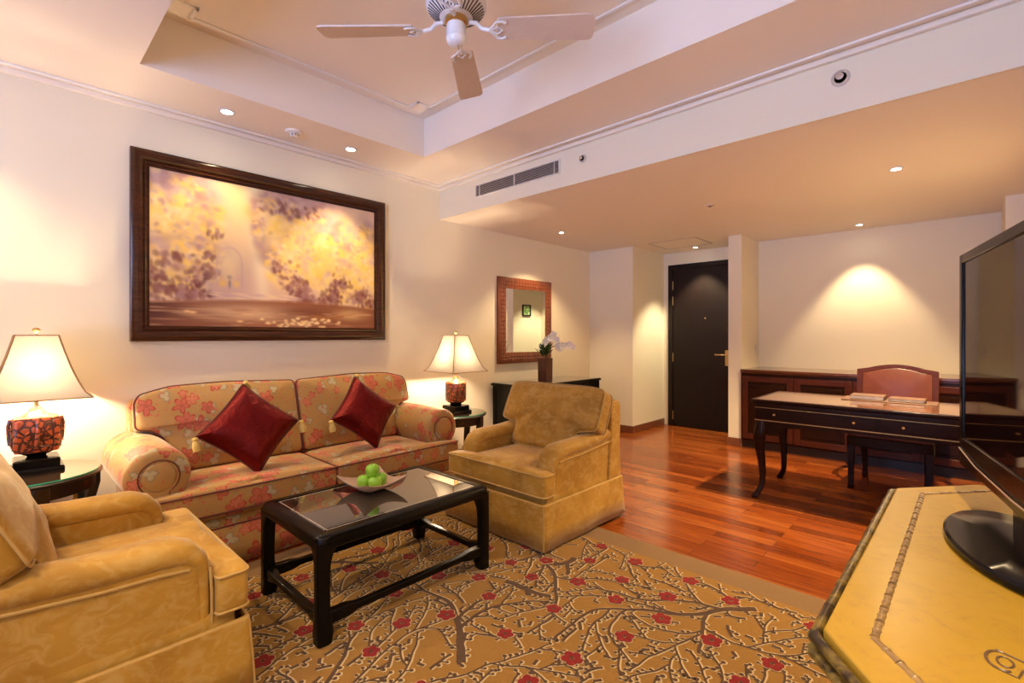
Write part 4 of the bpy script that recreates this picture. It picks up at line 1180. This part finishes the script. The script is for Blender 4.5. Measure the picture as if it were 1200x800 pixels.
# ------------------------------------------------------------------ credenza
cz = .875; c0, c1, cf = PX1+.006, .209, 5.70
cr = thing('credenza', 'long panelled mahogany cabinet built along the niche wall', 'cabinet', ((c0+c1)/2, (cf+CY)/2, 0))
hx, hy = (c1-c0)/2, (CY-cf)/2-.003
G().add(box(-hx, hx, -hy, hy, .09, cz-.045)).build('body', 'mahogany_dark', cr, bevel=.002)
G().add(box(-hx, hx, -hy+.04, hy, 0, .09)).build('plinth', 'dark_wood', cr)
M['cred_top'] = wood('credenza_top', (.06, .016, .008), (.13, .035, .016), rough=.15, axis='X', coat=.5)
G().add(box(-hx, hx, -hy-.03, hy, cz-.028, cz)).add(box(-hx, hx, -hy-.016, hy, cz-.045, cz-.028)).build('top', 'cred_top', cr, bevel=.005)
nd = 4; dw = (2*hx-.03)/nd
for i_ in range(nd):
    x0 = -hx+.015+i_*dw+.003; x1 = x0+dw-.006; z0, z1 = .11, cz-.075
    g = G(); s = .06; y = -hy
    g.add(box(x0, x0+s, y-.018, y, z0, z1)); g.add(box(x1-s, x1, y-.018, y, z0, z1))
    g.add(box(x0+s, x1-s, y-.018, y, z0, z0+s)); g.add(box(x0+s, x1-s, y-.018, y, z1-s, z1))
    dd = g.build('cabinet_door', 'mahogany', cr, bevel=.003)
    G().add(box(x0+s, x1-s, y-.008, y, z0+s, z1-s)).add(box(x0+s+.03, x1-s-.03, y-.014, y-.008, z0+s+.03, z1-s-.03)).build('panel', 'mahogany_dark', dd, bevel=.004)
    kx = x1-.03 if i_ % 2 == 0 else x0+.03
    G().add(sphere((kx, y-.028, .52), .010)).build('knob', 'brass', dd)

# ------------------------------------------------------------------ writing desk
dz = .76; DX, DY = -.44, 4.36; dhx, dhy = .795, .37
dk = thing('writing_desk', 'dark mahogany writing desk with curved legs and shiny top', 'desk', (DX, DY, 0))
M['desk_top'] = wood('desk_top_polish', (.14, .06, .03), (.22, .10, .05), rough=.10, axis='X', coat=.8)
G().add(prism(rounded([(-dhx, -dhy), (dhx, -dhy), (dhx, dhy), (-dhx, dhy)], .03, 4), dz-.022, dz)).build('top', 'mahogany_dark', dk, bevel=.006, seg=3)
G().add(box(-dhx+.035, dhx-.035, -dhy+.035, dhy-.035, dz-.002, dz+.001)).build('top_inset', 'desk_top', dk)
G().add(box(-dhx+.012, dhx-.012, -dhy+.012, dhy-.012, dz-.06, dz-.022)).build('top_moulding', 'mahogany_dark', dk, bevel=.008, seg=3)
G().add(box(-dhx+.03, dhx-.03, -dhy+.03, dhy-.03, .60, dz-.06)).build('case', 'mahogany_dark', dk, bevel=.002)
for z in (.598, .696):
    g = G(); e = .026
    ring_band(-dhx+e, dhx-e, -dhy+e, dhy-e, .008, z, z+.006).build('brass_line', 'brass', dk)
for (x0, x1, ks) in ((-dhx+.05, -.012, (-.63, -.135)), (-.006+.01, dhx-.05, (.13, .63))):
    dr = G().add(box(x0, x1, -dhy+.018, -dhy+.03, .610, .692)).build('drawer', 'mahogany_dark', dk, bevel=.002)
    for kx in ks:
        G().add(lathe([(.008, 0), (.008, .002), (.003, .005), (.003, .010), (.006, .013), (.006, .016), (.001, .018)], 12), 0, T(kx, -dhy+.018, .652, 90)).build('knob', 'brass', dr)
# shaped apron
ap = [(-dhx+.05, .60), (-dhx+.05, .535), (-dhx+.16, .50), (-dhx+.24, .555), (-.35, .575), (.35, .575), (dhx-.24, .555), (dhx-.16, .50), (dhx-.05, .535), (dhx-.05, .60)]
for y in (-dhy+.032, dhy-.05):
    v, f = prism(ap[::-1], y, y+.018, 'Y'); G().add((v, f)).build('apron', 'mahogany_dark', dk)
for sx in (-1, 1):
    for sy in (-1, 1):
        rings = []
        prof_ = [(.60, 0, .034), (.54, .004, .040), (.47, .012, .040), (.38, .010, .031), (.28, .000, .025), (.18, -.006, .021), (.10, -.002, .019), (.055, .014, .021), (.03, .030, .026), (.012, .038, .026), (0, .038, .018)]
        for z, o, h in prof_:
            cx_, cy_ = sx*(dhx-.065+o), sy*(dhy-.065+o)
            q = rounded([(cx_-h, cy_-h), (cx_+h, cy_-h), (cx_+h, cy_+h), (cx_-h, cy_+h)], h*.6, 3)
            rings.append([(x, y, z) for x, y in q])
        G().add(loft(rings[::-1])).build('leg', 'mahogany_dark', dk)
# things on the desk
def deskthing(name, label, cat, x0, x1, y0, y1, z, h, m, **k):
    t = thing(name, label, cat, ((x0+x1)/2, (y0+y1)/2, z)); return t, (x1-x0)/2, (y1-y0)/2
t, a, b = deskthing('desk_blotter', 'flat brown leather desk pad in front of chair', 'desk pad', -.715, -.16, 4.43, 4.67, dz+.001, 0, '')
G().add(box(-a, a, -b, b, 0, .006)).build('pad', 'leather_tan', t, bevel=.002)
for s in (-1, 1): G().add(box(s*(a-.02)-.02, s*(a-.02)+.02, -b-.001, b+.001, -.0, .0075)).build('side_band', 'leather_tan', t, bevel=.001)
def folder(label, x0, x1, y0, y1, th_):
    t = thing('leather_folder', label, 'folder', ((x0+x1)/2, (y0+y1)/2, dz+.0086)); a = (x1-x0)/2; b = (y1-y0)/2
    G().add(box(-a+.006, a-.006, -b+.006, b-.006, .004, th_-.004)).build('pages', 'paper', t)
    G().add(box(-a, a, -b, b, 0, .004)).add(box(-a, a, -b, b, th_-.004, th_)).add(box(a-.004, a, -b, b, 0, th_)).build('cover', 'leather_tan', t, bevel=.0015)
folder('thicker tan folder with white pages, left on the desk pad', -.665, -.455, 4.46, 4.64, .030)
folder('thinner tan folder, right on the desk pad', -.435, -.225, 4.47, 4.65, .022)

# ------------------------------------------------------------------ desk chair
ch = thing('desk_chair', 'mahogany chair with arched red leather back behind desk', 'chair', (-.46, 5.02, 0), 0)
G().add(pillow(rounded([(-.27, -.25), (.27, -.25), (.23, .22), (-.23, .22)], .03), .075, .02, .02, step=.04), 0, T(0, 0, .455)).build('seat', 'leather', ch)
G().add(prism(rounded([(-.275, -.255), (.275, -.255), (.235, .225), (-.235, .225)], .02), .355, .43)).build('seat_frame', 'mahogany_dark', ch, bevel=.004)
for sx in (-1, 1):
    rings = [[(sx*.245+a, -.228+b, z) for a, b in ((-h, -h), (h, -h), (h, h), (-h, h))] for z, h in ((.36, .027), (.30, .025), (.15, .020), (.04, .018), (.035, .022), (.012, .022), (0, .016))]
    G().add(loft(rings[::-1])).build('leg', 'mahogany_dark', ch, bevel=.003)
    rings = [[(sx*.21+a, y+b, z) for a, b in ((-h, -h), (h, -h), (h, h), (-h, h))] for z, y, h in ((.36, .20, .022), (.2, .215, .02), (.05, .235, .018), (.04, .238, .022), (0, .24, .018))]
    G().add(loft(rings[::-1])).build('leg', 'mahogany_dark', ch, bevel=.003)
# back: outer frame, arched
def arch(w, zb_, zs, zt_, n=16):
    p = [(-w, zb_), (w, zb_), (w, zs)]
    for k in range(1, n): 
        a = k/n; xx_ = w*.78*(1-2*a); p.append((xx_, zs+.004+(zt_-zs-.004)*math.cos((1-2*a)*PI/2)**.8))
    p.append((-w, zs)); return p
Xb = T(0, .205, 0, -7)
o_ = arch(.278, .46, .955, 1.005); i2 = arch(.235, .52, .925, .972)
n = len(o_); v = []; f = []
for pl, y in ((o_, -.018), (i2, -.018), (i2, .018), (o_, .018)): v += [(x, y, z) for x, z in pl]
for a in range(4):
    for j_ in range(n): b = (a+1) % 4; f.append((a*n+j_, a*n+(j_+1) % n, b*n+(j_+1) % n, b*n+j_))
f = [tuple(reversed(q)) for q in f]
bk = G().add((v, f), 0, Xb).build('backrest_frame', 'mahogany', ch, bevel=.004)
pl = arch(.240, .515, .93, .977)
A = sum(pl[i-1][0]*pl[i][1]-pl[i][0]*pl[i-1][1] for i in range(len(pl)))
pad = G().add(pillow(pl, .03, .010, .018, cen=(0, .74), step=.03), 0, Xb @ YZ).build('backrest_pad', 'leather', ch)
for s in (-1, 1):
    g = G().add(tube([(s*.255, .19, .66), (s*.275, .08, .675), (s*.285, -.05, .665), (s*.28, -.12, .645)], [.018, .017, .018, .02], 8, flat=.7))
    g.add(tube([(s*.275, -.10, .645), (s*.268, -.12, .55), (s*.262, -.10, .42)], .014, 8)); g.build('armrest', 'mahogany_dark', ch)

# ------------------------------------------------------------------ yellow chest
HZ = .76
hc = thing('television_chest', 'yellow lacquered chest with bamboo trim and cut corners', 'chest', (.11, 1.46, FZ))
ox, oy = .11, 1.46
PO = [(-.19, .945), (.0, .70), (.405, .70), (.405, 2.225), (.015, 2.225), (-.183, 1.985)]
po = [(x-ox, y-oy) for x, y in PO]
po_ccw = po
def inset(poly, d):
    n = len(poly); r = []
    for i_ in range(n):
        p = Vector(poly[i_]); a = Vector(poly[i_-1]); b = Vector(poly[(i_+1) % n])
        e1 = (p-a).normalized(); e2 = (b-p).normalized(); n1 = Vector((-e1.y, e1.x)); n2 = Vector((-e2.y, e2.x))
        m = (n1+n2); m = m/m.dot(n1) if abs(m.dot(n1)) > 1e-6 else n1
        r.append((p.x+m.x*d, p.y+m.y*d))
    return r
HZl = HZ-FZ
G().add(prism(inset(po, .012), HZl-.035, HZl)).build('top', 'yellow', hc, bevel=.004)
body = inset(po, .045)
G().add(prism(body, .10, HZl-.035)).build('body', 'black_lacquer', hc, bevel=.003)
# bamboo edging with nodes around the top, and foot poles
def bamboo(p0, p1, r, g, nodes=.11):
    p0 = Vector(p0); p1 = Vector(p1); L = (p1-p0).length; n = max(2, int(L/nodes)); pts = []; rs = []
    for k in range(n):
        for u, q in ((0, 1.12), (.04, 1.05), (.1, .95), (.5, .92), (.9, .97)):
            pts.append(p0+(p1-p0)*((k+u)/n)); rs.append(r*q)
    pts.append(p1); rs.append(r*1.12); g.add(tube(pts, rs, 10))
g = G()
for i_ in range(6):
    a = po[i_]; b = po[(i_+1) % 6]
    if i_ in (2,): continue
    bamboo((a[0], a[1], HZl-.018), (b[0], b[1], HZl-.018), .010, g)
    if i_ not in (1, 3): bamboo((a[0], a[1], HZl-.045), (b[0], b[1], HZl-.040), .010, g, .13)
g.build('bamboo_edging', 'bamboo', hc)
ins = inset(po, .078); g = G()
for i_ in range(6):
    a = ins[i_]; b = ins[(i_+1) % 6]
    if i_ in (2,): continue
    L = math.hypot(b[0]-a[0], b[1]-a[1]); n = int(L/.055)
    for k in range(n):
        u0 = k/n+.004; u1 = (k+1)/n-.004
        bamboo((a[0]+(b[0]-a[0])*u0, a[1]+(b[1]-a[1])*u0, HZl-.0042), (a[0]+(b[0]-a[0])*u1, a[1]+(b[1]-a[1])*u1, HZl-.0035), .0078, g, .06)
g.build('bamboo_inlay', 'inlay', hc)
for (x, y) in body:
    G().add(lathe([(.02, 0), (.024, .01), (.02, .03), (.018, .10)], 12), 0, T(x*.96, y*.98, 0)).build('foot', 'black_lacquer', hc)
# doors on the long front
for s in (-1, 1):
    y0, y1 = (.0-.485, -.004) if s < 0 else (.004, .485)
    xf = body[0][0]
    dd = G().add(box(xf-.012, xf, y0, y1, .13, HZl-.08)).build('chest_door', 'yellow', hc, bevel=.003)
    G().add(tube([(xf-.022, -s*-.03, .36), (xf-.03, -s*-.03, .40), (xf-.022, -s*-.03, .44)], .004, 6)).build('handle', 'brass', dd)
# painted sedan motif on the lid
g = G()
def arcpts(cx_, cy_, rx, ry, a0, a1, n=16): return [(cx_+rx*math.cos(R(a0+(a1-a0)*k/n)), cy_+ry*math.sin(R(a0+(a1-a0)*k/n)), HZl+.0002) for k in range(n+1)]
mcx, mcy = .035-ox, 1.035-oy
g.add(tube(arcpts(mcx, mcy, .017, .028, 80, 300), .0024, 6)); g.add(tube(arcpts(mcx+.004, mcy, .009, .015, 0, 360), .0018, 6))
g.add(tube([(mcx-.005, mcy+.032, HZl), (mcx+.02, mcy+.02, HZl), (mcx+.045, mcy+.012, HZl)], .0022, 6)); g.add(tube([(mcx+.0, mcy-.03, HZl), (mcx+.016, mcy-.036, HZl), (mcx+.022, mcy-.01, HZl)], .0018, 6))
g.build('painted_motif', 'motif_brown', hc)

# ------------------------------------------------------------------ television
tvd = Vector((.193, -.981, 0)); tva = math.degrees(math.atan2(tvd.y, tvd.x))
tvc = Vector((-.017, 2.048, 0))+tvd*.5
tv = thing('television', 'black flat screen television on the yellow chest', 'television', (tvc.x, tvc.y, HZ+.001), tva)
# local x along the screen, screen faces local -Y
z0, z1 = .853-HZ, 1.497-HZ
g = G().add(prism(rounded([(-.5, z0), (.5, z0), (.5, z1), (-.5, z1)], .012, 4), .003, .045, 'Y'))
g.add(box(-.36, .36, .045, .085, z0+.08, z1-.12)); g.build('cabinet', 'tv_black', tv, bevel=.003)
g = G()
bz = .028
for q in ((-.5, -.5+bz, -.006, .003, z0, z1), (.5-bz, .5, -.006, .003, z0, z1), (-.5+bz, .5-bz, -.006, .003, z1-bz, z1), (-.5+bz, .5-bz, -.006, .003, z0, z0+.085)): g.add(box(*q))
g.build('bezel', 'tv_black', tv, bevel=.003)
G().add(box(-.5+bz, .5-bz, -.001, .004, z0+.085, z1-bz)).build('screen', 'screen', tv)
G().add(tube([(-.49, -.008, z0+.05), (-.3, -.010, z0+.032), (0, -.011, z0+.026), (.3, -.010, z0+.032), (.49, -.008, z0+.05)], .0028, 6)).build('silver_strip', 'chrome', tv)
G().add(lathe([(.001, 0), (.96, 0), (1, .006), (1, .014), (.96, .020), (.5, .024), (.001, .026)], 48), 0, Matrix.Translation((0, .015, 0)) @ Matrix.Diagonal((.275, .135, 1, 1))).build('stand_base', 'tv_black', tv)
G().add(prism(rounded([(-.085, .01), (.085, .01), (.075, .05), (-.075, .05)], .01), .022, z0+.04)).build('stand_neck', 'tv_black', tv, bevel=.003)

# ------------------------------------------------------------------ daylight, camera, world
w = bpy.data.worlds.new('sky'); SC.world = w; w.use_nodes = True
wt = w.node_tree; bg = wt.nodes['Background']; bg.inputs[0].default_value = (.44, .57, 1, 1)
tc = wt.nodes.new('ShaderNodeTexCoord'); sp_ = wt.nodes.new('ShaderNodeSeparateXYZ'); mr_ = wt.nodes.new('ShaderNodeMapRange')
wt.links.new(tc.outputs['Generated'], sp_.inputs[0]); wt.links.new(sp_.outputs[2], mr_.inputs[0])
# brightness added below the horizon to light the ceiling tray, dimmer sky above
mr_.inputs[1].default_value = -.06; mr_.inputs[2].default_value = .04; mr_.inputs[3].default_value = 10; mr_.inputs[4].default_value = 1.6
wt.links.new(mr_.outputs[0], bg.inputs[1])
li = bpy.data.lights.new('window_daylight', 'AREA'); li.shape = 'RECTANGLE'; li.size = WX1-WX0; li.size_y = WZ1-WZ0
li.cycles.is_portal = True
lo = bpy.data.objects.new('window_daylight', li); COL.objects.link(lo); lo.location = ((WX0+WX1)/2, YB-.14, (WZ0+WZ1)/2); lo.rotation_euler = (R(90), 0, 0)

cam = bpy.data.cameras.new('camera'); cam.sensor_width = 36; cam.lens = 567/1200*36; cam.shift_y = -7/1200; cam.clip_start = .02
cobj = bpy.data.objects.new('camera', cam); COL.objects.link(cobj); cobj.location = (0, 0, 1.25)
cobj.rotation_euler = (R(90), 0, math.atan(536/567)); SC.camera = cobj
SC.view_settings.view_transform = 'Standard'; SC.view_settings.look = 'None'; SC.view_settings.gamma = 1
SC.view_settings.use_curve_mapping = False
SC.view_settings.exposure = 0.93
